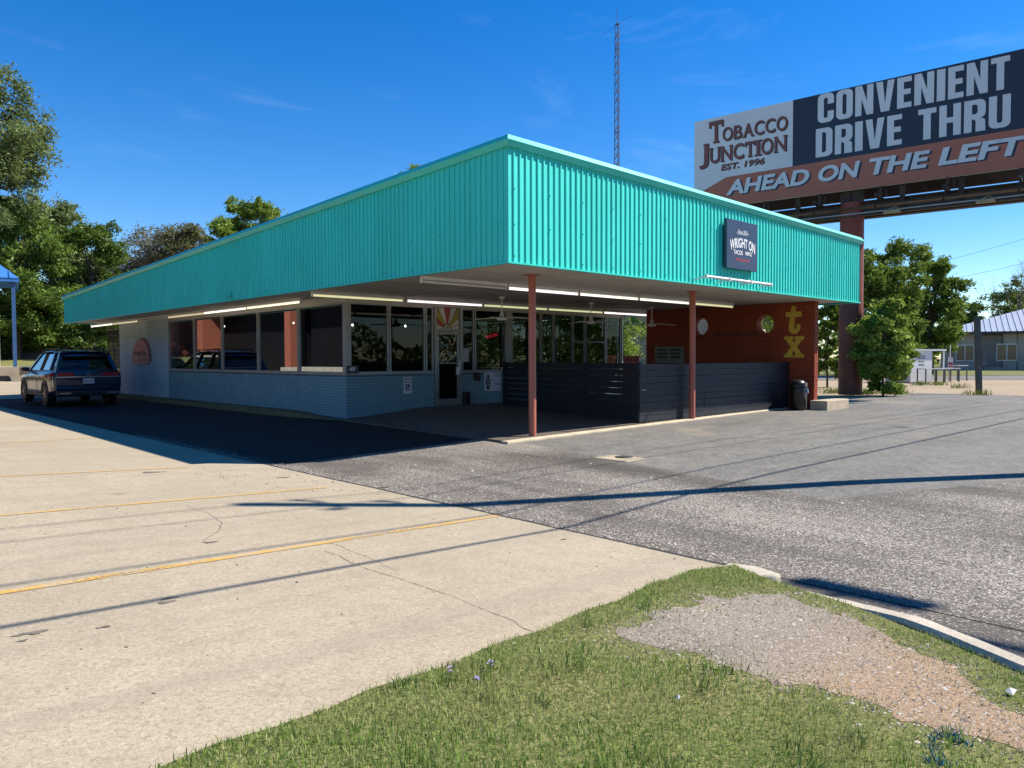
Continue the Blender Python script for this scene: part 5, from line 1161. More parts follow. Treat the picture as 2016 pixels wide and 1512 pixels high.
for dx, dz, off, mt in ((.035, -.03, .006, M_ink), (0, 0, .012, M_bb)):
    serif_word('T', .64 + dx, 1.22 + dx, 9.97 + dz, 10.84 + dz, off, mt); serif_word('OBACCO', 1.20 + dx, 3.76 + dx, 9.97 + dz, 10.50 + dz, off, mt)
    serif_word('J', .22 + dx, .62 + dx, 9.02 + dz, 10.0 + dz, off, mt); serif_word('UNCTION', .68 + dx, 3.72 + dx, 9.18 + dz, 9.78 + dz, off, mt)
    text_on('date_line', 'EST. 1996', 1.15 + dx * .6, 2.90 + dx * .6, 8.82 + dz * .6, 9.07 + dz * .6, FRBB, off, mt, face, bold=.03, shear=.15)
# framing: rear stringers, posts, main beam, catwalks
m = MB()
for z in (7.55, 8.7, 9.9, 10.85): m.bar(bp(0, z, -.18), bp(BL_, z, -.18), .08, .12)
for s in np.linspace(.5, BL_ - .5, 7): m.bar(bp(s, 6.7, -.30), bp(s, 11.0, -.30), .14, .16, up=(BD[0], BD[1], 0))
m.build('rear_framing', M_rust, bb)
m = MB(); m.prism([bp(0, Z0 - .1, -1.55), bp(BL_, Z0 - .1, -1.55), bp(BL_, Z1, -1.55), bp(0, Z1, -1.55)], (-BN[0] * .12, -BN[1] * .12, 0)); m.build('rear_face', M_rust, bb)
m = MB()
for zz, hh in ((6.98, .05), (6.52, .05)):
    m.bar(bp(.2, zz, -.45), bp(BL_, zz, -.45), .34, hh)
m.bar(bp(.2, 6.75, -.45), bp(BL_, 6.75, -.45), .05, .42); m.bar(bp(.2, 6.98, -1.1), bp(BL_, 6.98, -1.1), .34, .05); m.bar(bp(.2, 6.75, -1.1), bp(BL_, 6.75, -1.1), .05, .46); m.bar(bp(.2, 6.52, -1.1), bp(BL_, 6.52, -1.1), .34, .05)
m.build('main_beam', M_rust, bb)
for s in np.linspace(.8, BL_ - .6, 6):
    m = MB(); m.bar(bp(s, 6.99, -1.2), bp(s, 6.99, .70), .08, .10).bar(bp(s, 6.95, -.05), bp(s, 7.42, -.05), .07, .09, up=(BD[0], BD[1], 0)).bar(bp(s + .22, 7.0, .1), bp(s + .22, 7.28, .1), .05, .05, up=(BD[0], BD[1], 0)).bar(bp(s, 6.50, .75), bp(s, 6.99, .2), .05, .06)
    m.build('outrigger', M_rust, bb)
m = MB(); m.bar(bp(.4, 6.62, .55), bp(BL_, 6.62, .55), .42, .04).bar(bp(.4, 6.30, .80), bp(BL_, 6.30, .80), .05, .05); m.build('catwalk', M_rust, bb)
m = MB(); m.bar(bp(.4, 6.36, .95), bp(BL_, 6.36, .95), .035, .035); m.build('lamp_rail', pm('galvanised', (.28, .27, .27), .5, .5), bb)
for s in (1.6, 4.3, 7.6, 10.3):
    m = MB(); m.bar(bp(s - .26, 6.30, .98), bp(s + .26, 6.30, .98), .16, .12).bar(bp(s - .2, 6.36, .9), bp(s + .1, 6.52, .70), .05, .05).bar(bp(s + .2, 6.38, .9), bp(s + .05, 6.52, .68), .05, .05); m.build('flood_lamp', pm('lamp_brass', (.25, .20, .12), .4, .6), bb, bevel=.02)
m = MB(); m.tube((bbc[0], bbc[1], 0), (bbc[0], bbc[1], 7.0), .41, n=28); m.build('pole', M_polep, bb)
m = MB(); m.bar((bbc[0], bbc[1], 7.0), (bbc[0], bbc[1], 7.9), .5, .7, up=(BD[0], BD[1], 0)); m.build('pole_head', M_rust, bb)

# ---------------------------------------------------------------- radio mast
mc = pd(1215, 320, 52); mcx, mcy = mc[0], mc[1]; MH = 24.0
mast = thing('radio_mast', (mcx, mcy, 0), 'tall thin steel lattice radio mast rising behind the restaurant', 'mast')
M_st = pm('mast_steel', (.09, .085, .10), .5, .5)
def mr(z): return .24 - .085 * z / MH
legs = [np.array([math.cos(R(90 + 120 * k + 20)), math.sin(R(90 + 120 * k + 20))]) for k in range(3)]
def mp_(k, z): q = legs[k % 3] * mr(z); return (mcx + q[0], mcy + q[1], z)
for k in range(3): m = MB(); m.tube(mp_(k, 0), mp_(k, MH), .032, .022, n=6); m.build('leg', M_st, mast)
m = MB(); z = 0; st = .62; i = 0
while z < MH - st:
    for k in range(3):
        m.tube(mp_(k, z), mp_(k + 1, z + st), .013, n=4, caps=False); m.tube(mp_(k + 1, z), mp_(k, z + st), .013, n=4, caps=False)
    if i % 9 == 0:
        for k in range(3): m.tube(mp_(k, z), mp_(k + 1, z), .025, n=4)
    z += st; i += 1
for k in range(3): m.tube(mp_(k, MH), mp_(k + 1, MH), .03, n=5)
tag(m.build('lattice', M_st, mast), kind='stuff')
m = MB(); m.tube((mcx, mcy, MH - .3), (mcx, mcy, MH + 1.1), .03, .012, n=6); m.build('whip_aerial', M_st, mast)
m = MB(); a = RT; m.tube((mcx - a[0] * 1.1, mcy - a[1] * 1.1, MH - .75), (mcx + a[0] * 1.0, mcy + a[1] * 1.0, MH + .6), .008, n=5); m.build('dipole', M_st, mast)

# ---------------------------------------------------------------- utility poles and wires (by the road, out of the picture: their shadows lie on the lot)
M_wood = pm('weathered_pole', (.12, .10, .085), .85, var=.3, sc=3, bump=.4, bsc=20)
UP1 = (4.2, -6.87)
up = thing('utility_pole', (UP1[0], UP1[1], -.05), 'tall timber utility pole standing by the road just outside the right edge', 'utility pole')
m = MB(); m.tube((0, 0, 0), (0, 0, 11.05), .165, .11, n=16); m.build('shaft', M_wood, up, True)
m = MB(); m.bar((0, -.30, 10.15), (0, .30, 10.15), .05, .05).bar((0, -.05, 9.3), (0, .30, 9.3), .05, .05); m.build('standoff_arms', M_wood, up, True)
for y, z in ((-.32, 10.2), (.32, 10.2), (.28, 9.34)): m = MB(); m.lathe((0, y, z), [(.03, 0), (.06, .05), (.05, .12), (.03, .18)], 10); m.build('insulator', M_white, up, True)
UP2 = (44.0, -6.6); UP3 = (-36.0, -7.1)
for (x, y), lab in ((UP2, 'timber utility pole farther along the road to the right'), (UP3, 'timber utility pole along the road behind the viewer')):
    t = thing('utility_pole', (x, y, -.05), lab, 'utility pole', 'utility poles along the road'); m = MB(); m.tube((0, 0, 0), (0, 0, 11), .17, .10, n=12); m.build('shaft', M_wood, t, True); m = MB(); m.bar((0, -1.1, 10.15), (0, 1.1, 10.15), .10, .12); m.build('crossarm', M_wood, t, True)
def wire(name, label, a, b, sag, r, cat='cable', mat=M_black):
    a = np.array(a, float); b = np.array(b, float); m = MB(); n = 22; pts = []
    for i in range(n + 1): t = i / n; p = a + (b - a) * t; p[2] -= sag * 4 * t * (1 - t); pts.append(p)
    m.path(pts, r, 5); o = m.build(name, mat); tag(o, label, cat); return o
for k, (dy, z, r_, sag, lab) in enumerate(((.32, 10.4, .012, .8, 'thin top power line on the road poles'), (.28, 9.5, .012, .8, 'second thin power line on the road poles'), (.1, 7.4, .016, .6, 'middle cable strung along the road poles'), (.12, 5.75, .024, .45, 'thick lowest communication cable strung along the road poles'))):
    for (px_, py_), sd in ((UP2, 'on its right span'), (UP3, 'on its left span')): wire('overhead_cable', lab + ', ' + sd, (UP1[0], UP1[1] + dy, z), (px_, py_ + dy, z), sag, r_)
# unseen caster added for the shadow by the kerb, shaped as a traffic signal
tsg = thing('shadow_caster_signal', (4.45, -11.1, 9.0), 'horizontal traffic signal on a long steel mast arm, added out of view to cast the shadow by the kerb', 'shadow caster')
m = MB(); m.box(-.06, .06, -.42, .42, -.10, .10); m.build('housing', M_black, tsg, True, bevel=.03)
for k, cl in enumerate(((.25, .01, .01), (.28, .18, .01), (.01, .2, .08))):
    m = MB(); m.tube((-.061, -.28 + .28 * k, 0), (-.075, -.28 + .28 * k, 0), .085, n=16); m.build('lens', pm('lens%d' % k, cl, .2), tsg, True)
m = MB(); m.bar((0, 0, .10), (0, 0, .45), .05, .05, up=(0, 1, 0)); m.build('hanger', M_black, tsg, True)
m = MB(); m.tube((0, .25, .47), (0, -11.5, .30), .05, .09, n=10).tube((0, -11.5, .35), (0, -11.5, -9.1), .10, .15, n=12); m.build('mast_arm', pm('arm_steel', (.3, .3, .3), .5, .5), tsg, True)
# ---------------------------------------------------------------- vegetation
M_bark = pm('bark', (.085, .065, .05), .9, var=.35, sc=4, bump=.5, bsc=18)
M_barkg = pm('grey_bark', (.16, .135, .12), .9, var=.3, sc=4)
L_mid = leafmat('leaf_mid', (0.0704, 0.128, 0.023), (0.1408, 0.2304, 0.0435), (0.2368, 0.3264, 0.0768))
L_dark = leafmat('leaf_dark', (0.0448, 0.0845, 0.0179), (0.0922, 0.16, 0.0333), (0.16, 0.2304, 0.0512))
L_bright = leafmat('leaf_bright', (0.1088, 0.1728, 0.0282), (0.1984, 0.3008, 0.0486), (0.32, 0.4224, 0.0832))
L_lime = leafmat('leaf_lime', (.15, .22, .04), (.26, .36, .07), (.40, .50, .12))
L_pale = leafmat('leaf_pale', (0.096, 0.1344, 0.0512), (0.1728, 0.224, 0.0896), (0.2816, 0.32, 0.1472))
L_brown = leafmat('leaf_brown', (.10, .095, .06), (.16, .15, .09), (.19, .20, .09))
L_grey = leafmat('leaf_grey', (.12, .10, .085), (.19, .155, .13), (.24, .21, .17))
def leaf_quads(C, size, up=.3):
    n = len(C); nrm = rng.normal(0, 1, (n, 3)); nrm[:, 2] = np.abs(nrm[:, 2]) + up; nrm /= np.linalg.norm(nrm, axis=1)[:, None]
    a = np.cross(nrm, rng.normal(0, 1, (n, 3))); a /= np.linalg.norm(a, axis=1)[:, None] + 1e-9; b = np.cross(nrm, a)
    s = (size * rng.uniform(.6, 1.3, n))[:, None]; l = s * rng.uniform(.85, 1.25, n)[:, None]; w = s * rng.uniform(.4, .6, n)[:, None]
    V = np.stack([C - a * l, C + b * w - a * l * .1 , C + a * l, C - b * w - a * l * .1], 1).reshape(-1, 3); return V, (np.arange(n)[:, None] * 4 + np.arange(4)[None])
def branchy(m, p, d, L, r, depth, tips, spread=.55, up=.12, n=5, kids=(2, 4), keep=.72):
    segs = 3; q = Vector(p); dd = Vector(d).normalized()
    for i in range(segs):
        dd = (dd + Vector((random.gauss(0, .13), random.gauss(0, .13), random.gauss(up * .3, .10)))).normalized(); q2 = q + dd * (L / segs); r2 = r * (1 - .14 * (i + 1))
        m.tube(q, q2, r * (1 - .14 * i), r2, n, caps=False); q = q2
        if depth > 0 and i >= 1:
            for _ in range(random.randint(*kids) - 1):
                nd = (dd + Vector((random.gauss(0, spread), random.gauss(0, spread), random.gauss(up, spread * .6)))).normalized(); branchy(m, q, nd, L * keep * random.uniform(.7, 1.1), r2 * .6, depth - 1, tips, spread, up, max(3, n - 1), kids, keep)
    tips.append((q.x, q.y, q.z))
    if depth > 0: branchy(m, q, dd, L * keep, r * .55, depth - 1, tips, spread, up, max(3, n - 1), kids, keep)
def tree(name, label, c, H, crown, nleaf, leaf, mat, trunk=.18, seed=1, ncl=46, group='trees round the lot', low=.25, cr=.26, droop=0., cat='tree'):
    """crown=(rx, ry, z0, z1) measured from the base; clusters of leaves on branch ends inside a lumpy ellipsoid"""
    random.seed(seed); r_ = np.random.default_rng(seed); global rng; keep_rng = rng; rng = r_
    t = thing(name, c, label, cat, group); rx, ry, z0, z1 = crown; zc, rz = (z0 + z1) / 2, (z1 - z0) / 2
    m = MB(); p = Vector((0, 0, -.3)); top = z0 + (z1 - z0) * .62; n = 6; nodes_ = []
    for i in range(n):
        q = Vector((random.gauss(0, .10) * rx * .3, random.gauss(0, .10) * ry * .3, top * (i + 1) / n)); m.tube(p, q, trunk * (1 - .11 * i), trunk * (1 - .11 * (i + 1)), 9, caps=False); p = q; nodes_.append(q)
    # cluster centres
    C = []
    while len(C) < ncl:
        v = r_.normal(0, 1, 3); v /= np.linalg.norm(v); k = r_.uniform(.35, 1.0) ** .6; lump = 1 + .22 * math.sin(3.1 * v[0] + seed) * math.cos(2.7 * v[1] - seed) + .12 * math.sin(5 * v[2] + seed * 2)
        w = np.array([v[0] * rx * k * lump, v[1] * ry * k * lump, zc + v[2] * rz * k * lump])
        if w[2] > z0 * .8: C.append(w)
    for w in C:
        j = min(nodes_, key=lambda q: abs(q.z - w[2] * .72)); a = j; b = Vector(w); mid = (a + b) / 2 + Vector((random.gauss(0, .15), random.gauss(0, .15), .12 * (b - a).length)); rr = trunk * .22
        m.tube(a, mid, rr, rr * .6, 5, caps=False); m.tube(mid, b, rr * .6, rr * .2, 4, caps=False)
    m.build('trunk', mat[1], t, True, fix=False)
    C = np.array(C); s = cr * min(rx, ry) * r_.uniform(.6, 1.35, len(C)); per = (s ** 2 / (s ** 2).sum() * nleaf * 2.1).astype(int); P = []
    for w, si, k in zip(C, s, per):
        nsub = 9; v = r_.normal(0, 1, (nsub, 3)); v /= np.linalg.norm(v, axis=1)[:, None]; sub = w + v * (r_.uniform(.35, 1.25, nsub) * si)[:, None] * np.array([1.15, 1.15, .8])
        q = sub[r_.integers(0, nsub, k)] + r_.normal(0, .27 * si, (k, 3)) * np.array([1.1, 1.1, .75]); q[:, 2] -= droop * np.abs(r_.normal(0, .6, k)) * si; q = q[q[:, 2] > .05]; P.append(q)
    P = np.concatenate(P); V, F = leaf_quads(P, leaf * .8 * r_.choice([.6, .85, 1.0, 1.3], len(P))); o = npmesh('crown', V, F, mat[0]); o.parent = t
    rng = keep_rng; return t
def px_tree(name, label, u0, u1, vt, vb, depth, nleaf, leafpx, mat, seed, zb=None, trunk=.2, **k):
    c = pd((u0 + u1) / 2, 700, depth); gzb = float(gz(c[0], c[1])) if zb is None else zb
    r_ = wpx((u1 - u0) / 2, depth); ztop_ = CAM[2] + (708 - vt) * depth / FPX; zlow = CAM[2] + (708 - vb) * depth / FPX
    return tree(name, label, (c[0], c[1], gzb), ztop_, (r_ * .92, r_ * .92, max(.2, zlow - gzb), ztop_ - gzb), nleaf, wpx(leafpx, depth), mat, trunk, seed, **k)
B_ = (L_mid, M_bark)
px_tree('shade_tree', 'tall overgrown tree at the left edge reaching highest into the sky', -190, 84, 125, 480, 42, 26000, 4.2, (L_pale, M_bark), 3, trunk=.35, ncl=70, cr=.22, droop=.25)
px_tree('shade_tree', 'wide green tree filling the gap behind the blue porch post', -60, 130, 380, 700, 46, 22000, 4.2, B_, 5, trunk=.3, ncl=60, droop=.2)
px_tree('shade_tree', 'dark dense round tree left of the fascia end', 105, 262, 436, 650, 50, 19000, 4.0, (L_dark, M_bark), 8, ncl=44)
px_tree('shade_tree', 'small bright green tree showing over the fascia far left', 410, 556, 396, 560, 62, 13000, 4.0, (L_bright, M_bark), 12, ncl=34)
px_tree('shade_tree', 'brownish budding tree between the grey bare tree and the bright green one', 310, 436, 432, 580, 66, 6500, 3.3, (L_brown, M_barkg), 19, ncl=64, cr=.2)
px_tree('shade_tree', 'treetop just peeping over the turquoise roof', 772, 858, 326, 430, 46, 3600, 4.0, (L_bright, M_bark), 16, ncl=22)
px_tree('roadside_shrub', 'leafy shrub mass hanging over the retaining wall behind the car', 30, 130, 555, 690, 47, 11000, 4.2, (L_mid, M_bark), 21, ncl=36, cat='shrub', group='shrubs behind the car', trunk=.06)
px_tree('roadside_shrub', 'leafy shrub under the far end of the canopy beyond the car', 120, 232, 610, 700, 46, 10000, 4.2, (L_dark, M_bark), 22, ncl=36, cat='shrub', group='shrubs behind the car', trunk=.06)
px_tree('shade_tree', 'green tree behind the dark round one, rising left of the twiggy tree', 40, 190, 396, 640, 58, 16000, 4.0, (L_pale, M_bark), 26, ncl=50)
px_tree('shade_tree', 'hazy green tree low behind the grey twiggy tree', 215, 350, 450, 640, 72, 4500, 3.2, (L_grey, M_barkg), 27, ncl=44)
px_tree('roadside_shrub', 'leafy shrub at the far left behind the porch posts', -70, 40, 560, 705, 50, 9000, 4.4, (L_mid, M_bark), 23, ncl=36, cat='shrub', group='shrubs behind the car', trunk=.06)
px_tree('roadside_shrub', 'dark undergrowth behind the roof rails of the car', 60, 190, 640, 706, 52, 10000, 4.4, (L_dark, M_bark), 24, ncl=36, cat='shrub', group='shrubs behind the car', trunk=.06)
px_tree('shade_tree', 'dense green tree filling the space under the far fascia end', 90, 300, 540, 706, 56, 16000, 4.2, (L_mid, M_bark), 25, ncl=50)
# right side
px_tree('shade_tree', 'full green tree directly right of the fascia corner', 1655, 1815, 488, 740, 56, 24000, 3.8, (L_mid, M_bark), 31, trunk=.3, ncl=64)
px_tree('shade_tree', 'rounded dark green tree behind the white kiosk', 1770, 1893, 512, 735, 62, 22000, 3.6, (L_mid, M_bark), 33, trunk=.3, ncl=60)
px_tree('shade_tree', 'far low tree just left of the grey building roof', 1862, 1945, 596, 720, 100, 7000, 3.2, (L_dark, M_bark), 35, ncl=30)
px_tree('shade_tree', 'far dark tree rising behind the grey building', 1925, 2090, 572, 720, 112, 12000, 3.2, (L_dark, M_bark), 36, ncl=40)
px_tree('roadside_shrub', 'light green bush growing against the billboard pole', 1692, 1788, 578, 774, 27.0, 22000, 4.6, (L_lime, M_bark), 41, ncl=60, cat='shrub', cr=.30, group='bushes by the billboard pole', zb=.0, trunk=.05)
px_tree('roadside_shrub', 'small bush to the right of the billboard pole bush reaching over the dirt', 1730, 1800, 650, 768, 28, 9000, 4.4, (L_lime, M_bark), 42, ncl=34, cat='shrub', group='bushes by the billboard pole', zb=.0, trunk=.05)
px_tree('roadside_shrub', 'bush seen between the red wall end and the billboard pole', 1598, 1660, 560, 765, 36, 10000, 4.2, (L_mid, M_bark), 43, ncl=40, cat='shrub', group='bushes by the billboard pole', zb=.0, trunk=.05)
# greenery behind the patio, seen through the glass and the gap
for k, (x, y, r_, h_, mt, lab) in enumerate(((17.5, 13.0, 2.0, 4.2, L_bright, 'leafy bush beyond the side windows nearest the patio'), (19.0, 17.5, 2.4, 5.5, L_mid, 'tall leafy bush beyond the side windows farther back'), (16.0, 20.5, 1.8, 3.6, L_bright, 'low bush at the back of the side yard'), (22.0, 26.5, 3.0, 8.0, L_mid, 'tree behind the tan house in the side yard'), (24.6, 9.1, 1.9, 5.2, L_mid, 'tree beyond the right porthole of the red wall'), (26.0, 30.0, 4.0, 8.5, L_dark, 'dark tree at the very back of the side yard'))):
    tree('roadside_shrub', lab, (x, y, 0), h_, (r_, r_, .15, h_), 7000, .085, (mt, M_bark), .06, 60 + k, ncl=34, group='bushes in the side yard', cat='shrub')
# bare trees
def bare(label, c, H, r0, seed, leaf=None, nl=0, ls=.1, mat=M_barkg, lev=4, kids=(2, 3), spread=.5, keep=.74):
    random.seed(seed); t = thing('bare_tree', c, label, 'tree', 'bare twiggy trees'); m = MB(); tips = []
    branchy(m, (0, 0, -.2), (0, 0, 1), H * .34, r0, lev, tips, spread, .25, 6, kids, keep); m.build('trunk', mat, t, True, fix=False)
    if leaf:
        T = np.array(tips); idx = rng.integers(0, len(T), nl); C = T[idx] + rng.normal(0, H * .018, (nl, 3)); V, F = leaf_quads(C, ls); o = npmesh('crown', V, F, leaf); o.parent = t
    return t
def px_bare(label, u, vt, depth, seed, **k):
    c = pd(u, 700, depth); z = float(gz(c[0], c[1])); H = CAM[2] + (708 - vt) * depth / FPX - z; return bare(label, (c[0], c[1], z), H, H * .02, seed, **k)
px_bare('greyish twiggy tree without leaves behind the fascia end', 285, 432, 64, 51, leaf=L_grey, nl=11000, ls=.10, lev=5, kids=(2, 3), spread=.55, keep=.72)
px_bare('thin upright tree with sparse leaves against the sky at left', 185, 378, 60, 52, leaf=L_pale, nl=2600, ls=.12, lev=4, spread=.32, keep=.74)
px_bare('leafless branching tree at the far right above the grey building', 2002, 520, 96, 53, lev=5, mat=M_bark, spread=.6, keep=.72)
st_ = thing('backdrop_store', (2, -67, 0), 'long dark brown store added across the road to darken the front glass, out of view', 'building')  # unseen building added so the front windows mirror dark instead of bright sky
m = MB(); m.box(-34, 40, -80, -66, -.1, 7.5); m.build('wall', pm('store_brown', (.06, .045, .035), .8), st_)
m = MB(); m.box(-35, 41, -81, -65.2, 7.5, 8.6); m.build('roof', pm('store_roof', (.05, .05, .05), .8), st_)
m = MB(); m.box(-34.2, 40.2, -65.95, -65.7, -.1, .85); m.build('pale_plinth', pm('store_plinth', (.45, .42, .38), .8), st_)  # pale base course added to mirror as a light streak in the glass
m = MB(); m.box(-34.2, 40.2, -65.95, -65.8, 5.4, 6.4); m.build('pale_band', pm('store_band', (.34, .33, .31), .8), st_)  # second pale strip, added for the same mirrored streaks
for k in range(12): m = MB(); m.box(-31 + 5.8 * k, -28 + 5.8 * k, -65.99, -65.9, 1.0, 4.0); m.build('window', pm('store_glass', (.02, .025, .03), .1), st_)
# trees across the road, mirrored faintly in the glass
wd = []
for k in range(16000):
    a = R(random.uniform(-60, 130)); d_ = random.uniform(150, 185); hh = 7.5 + 2.2 * math.sin(a * 23) + 1.5 * math.sin(a * 51 + 1); wd.append((d_ * math.cos(a), d_ * math.sin(a), random.uniform(0, 1) ** .8 * hh))
V, F = leaf_quads(np.array(wd), .95); tag(npmesh('far_woods', V, F, L_dark), 'distant belt of woodland along the horizon', 'trees', kind='stuff')
for k, (x, y, H, r_, lab) in enumerate(((-2, -60, 11, 5, 'dark tree across the road, opposite the entrance'), (9, -61, 12, 6, 'broad dark tree across the road, opposite the patio'), (20, -59, 10, 5, 'dark tree across the road, opposite the red wall'), (-13, -60, 11, 5.5, 'dark tree across the road, opposite the concrete lot'), (32, -61, 11, 6, 'dark tree across the road, farthest right'))):
    tree('shade_tree', lab, (x, y, 0), H, (r_, r_, 1.2, H), 5000, .32, (L_dark, M_bark), .3, 80 + k, ncl=40, group='trees across the road')

# ---------------------------------------------------------------- left background: porch building, bank, retaining wall
M_bluer = pm('blue_metal_roof', (.045, .17, .46), .4, var=.1); M_bluep = pm('blue_post_paint', (.035, .095, .22), .5)
DPT = 38.; pc = pd(30, 722, DPT); pz0 = float(gz(pc[0], pc[1]))
A = np.array([pc[0], pc[1]]); ey = A - CAM[:2]; ey = ey / np.linalg.norm(ey); ex = np.array([-ey[1], ey[0]])
def pw(a, b, z): q = A + ex * a + ey * b; return (q[0], q[1], z)
por = thing('porch_building', (A[0], A[1], pz0), 'blue metal roofed porch building cut by the left edge', 'building')
zd = CAM[2] - (722 - 709) * DPT / FPX; zr = CAM[2] + (709 - 555) * DPT / FPX
m = MB(); m.prism([pw(-.28, -.3, pz0 - .6), pw(3.3, -.3, pz0 - .6), pw(3.3, 6, pz0 - .6), pw(-.28, 6, pz0 - .6)], (0, 0, zd - pz0 + .6)); m.build('dock', pm('dock_concrete', (.40, .33, .25), .9, var=.25, sc=2, fine=.4), por)
m = MB(); m.bar(pw(0, 0, zd), pw(0, 0, zr), .17, .17, up=(ey[0], ey[1], 0)); m.build('post', M_bluep, por)
m = MB(); m.bar(pw(.72, .6, zd), pw(.72, .6, zr), .20, .20, up=(ey[0], ey[1], 0)); m.build('post', pm('cream_post', (.62, .58, .48), .6), por)
m = MB(); m.bar(pw(-.18, -.2, zr + .08), pw(3.3, -.2, zr + .08), .14, .20).bar(pw(-.18, -.2, zr + .08), pw(-.18, 6.2, zr + .08), .14, .20); m.build('eaves_gutter', M_bluer, por)
m = MB(); m.add([pw(-.25, -.3, zr + .16), pw(3.3, -.3, zr + .16), pw(3.3, 3, zr + 2.6), pw(2.4, 3, zr + 2.6), pw(-.25, 6.3, zr + .16), pw(3.3, 6.3, zr + .16)], [(0, 1, 2, 3), (0, 3, 4), (3, 2, 5, 4)]); roof_ = m.build('roof', M_bluer, por)
for k in range(7):
    a = .15 + .45 * k; kk = min(1, max(0, (a + .25) / 2.65)); m = MB(); m.bar(pw(a, -.3, zr + .19), pw(a, -.3 + 3.3 * kk, zr + .19 + 2.44 * kk), .04, .06); m.build('seam', M_bluer, roof_)
m = MB(); m.prism([pw(2.2, 1.8, zd), pw(3.3, 1.8, zd), pw(3.3, 6, zd), pw(2.2, 6, zd)], (0, 0, zr - zd)); m.build('wall', pm('cream_wall', (.55, .50, .40), .7), por)
m = MB(); m.prism([pw(0.25, -.33, pz0 - .05), pw(2.6, -.33, pz0 - .05), pw(2.6, -.33, pz0 + .24), pw(0.25, -.33, pz0 + .24)], (-ey[0] * .01, -ey[1] * .01, 0)); m.build('dock_bumper', M_black, por)
# grass bank and retaining wall behind
sheet('grass_bank', lin(-28, 3.9, 14), lin(37.6, 47, 12), lambda x, y: gz(x, y) + .01, M_turf)
rw = thing('retaining_wall', pd(120, 697, 47) * np.array([1, 1, 0]), 'long low concrete retaining wall on the bank behind the car', 'wall')
wa = pd(-120, 697, 49); wb = pd(330, 697, 47); m = MB(); zb_ = CAM[2] + (708 - 701) * 47 / FPX; zt_ = CAM[2] + (708 - 684) * 47 / FPX
m.bar((wa[0], wa[1], (zb_ + zt_) / 2 - .4), (wb[0], wb[1], (zb_ + zt_) / 2 - .4), .3, zt_ - zb_ + .8); m.build('wall_panel', pm('stained_concrete', (.36, .34, .29), .9, var=.35, sc=.8, fine=.4), rw)
m = MB(); m.bar((wa[0], wa[1], zt_ + .03), (wb[0], wb[1], zt_ + .03), .38, .08); m.build('coping', pm('pale_coping', (.48, .45, .40), .9), rw)
lw = thing('kerb_wall', pd(50, 732, 37.5) * np.array([1, 1, 0]), 'short rendered kerb wall beside the porch dock', 'wall')
a_ = pd(40, 732, 37.6); b_ = pd(100, 732, 37.9); zlo = CAM[2] - (739 - 709) * 37.7 / FPX; zhi = CAM[2] - (723 - 709) * 37.7 / FPX
m = MB(); m.bar((a_[0], a_[1], (zlo + zhi) / 2), (b_[0], b_[1], (zlo + zhi) / 2), .2, zhi - zlo); m.build('wall_panel', pm('tan_render', (.33, .24, .17), .9, var=.25), lw)
m = MB(); m.bar((a_[0], a_[1], zhi + .03), (b_[0], b_[1], zhi + .03), .28, .06); m.build('coping', MT['pale_coping'], lw)
# red brick neighbour, out of frame at left, mirrored in the side windows
g = G('red_brick_pattern'); bt = g.n.new('ShaderNodeTexBrick'); bt.inputs['Scale'].default_value = 1; bt.inputs['Brick Width'].default_value = .21; bt.inputs['Row Height'].default_value = .075; bt.inputs['Mortar Size'].default_value = .007
bt.inputs['Color1'].default_value = (.42, .10, .045, 1); bt.inputs['Color2'].default_value = (.34, .075, .035, 1); bt.inputs['Mortar'].default_value = (.24, .16, .12, 1)
sp = g.sep(); cb = g.n.new('ShaderNodeCombineXYZ'); g.l.new(g.math('ADD', sp[0], sp[1]), cb.inputs[0]); g.l.new(sp[2], cb.inputs[1]); g.l.new(cb.outputs[0], bt.inputs['Vector']); g.set(col=bt.outputs['Color'], rough=.85); M_rbrick = g.m
nbd = thing('brick_neighbour', (-13, 30, .2), 'red brick building on the far side of the concrete lot, out of view', 'building')
zg = .25
for y0, y1, x1 in ((31.0, 31.7, -9.2), (43.2, 44.2, -9.2), (48.0, 49.0, -9.2), (54, 58, -9.2)): m = MB(); m.box(-9.6 if y0 < 40 else -14, x1, y0, y1, zg - .4, 5.2); m.build('brick_pier', M_rbrick, nbd)
for y0, y1 in ((44.2, 48.0), (49, 54)): m = MB(); m.box(-14, -9.9, y0, y1, zg - .4, 5.2); m.build('brick_panel', M_rbrick, nbd)
for y0, y1 in ((14, 31.0), (31.7, 43.2)): m = MB(); m.box(-14, -10.6, y0, y1, zg - .4, 5.0); m.build('dark_glazing', pm('dark_shopfront', (.010, .010, .012), .6, spec=.1), nbd)
for y0, y1 in ((45.5, 58), (19.5, 30.4)): m = MB(); m.box(-9.15, -8.3, y0, y1, zg - .4, zg + .72); m.build('planter_ledge', pm('planter_concrete', (.42, .39, .32), .9), nbd)
m = MB(); m.box(-16, -8.9, 13.5, 58.5, 5.2, 6.4); m.build('parapet', pm('dark_fascia', (.03, .03, .035), .7), nbd)

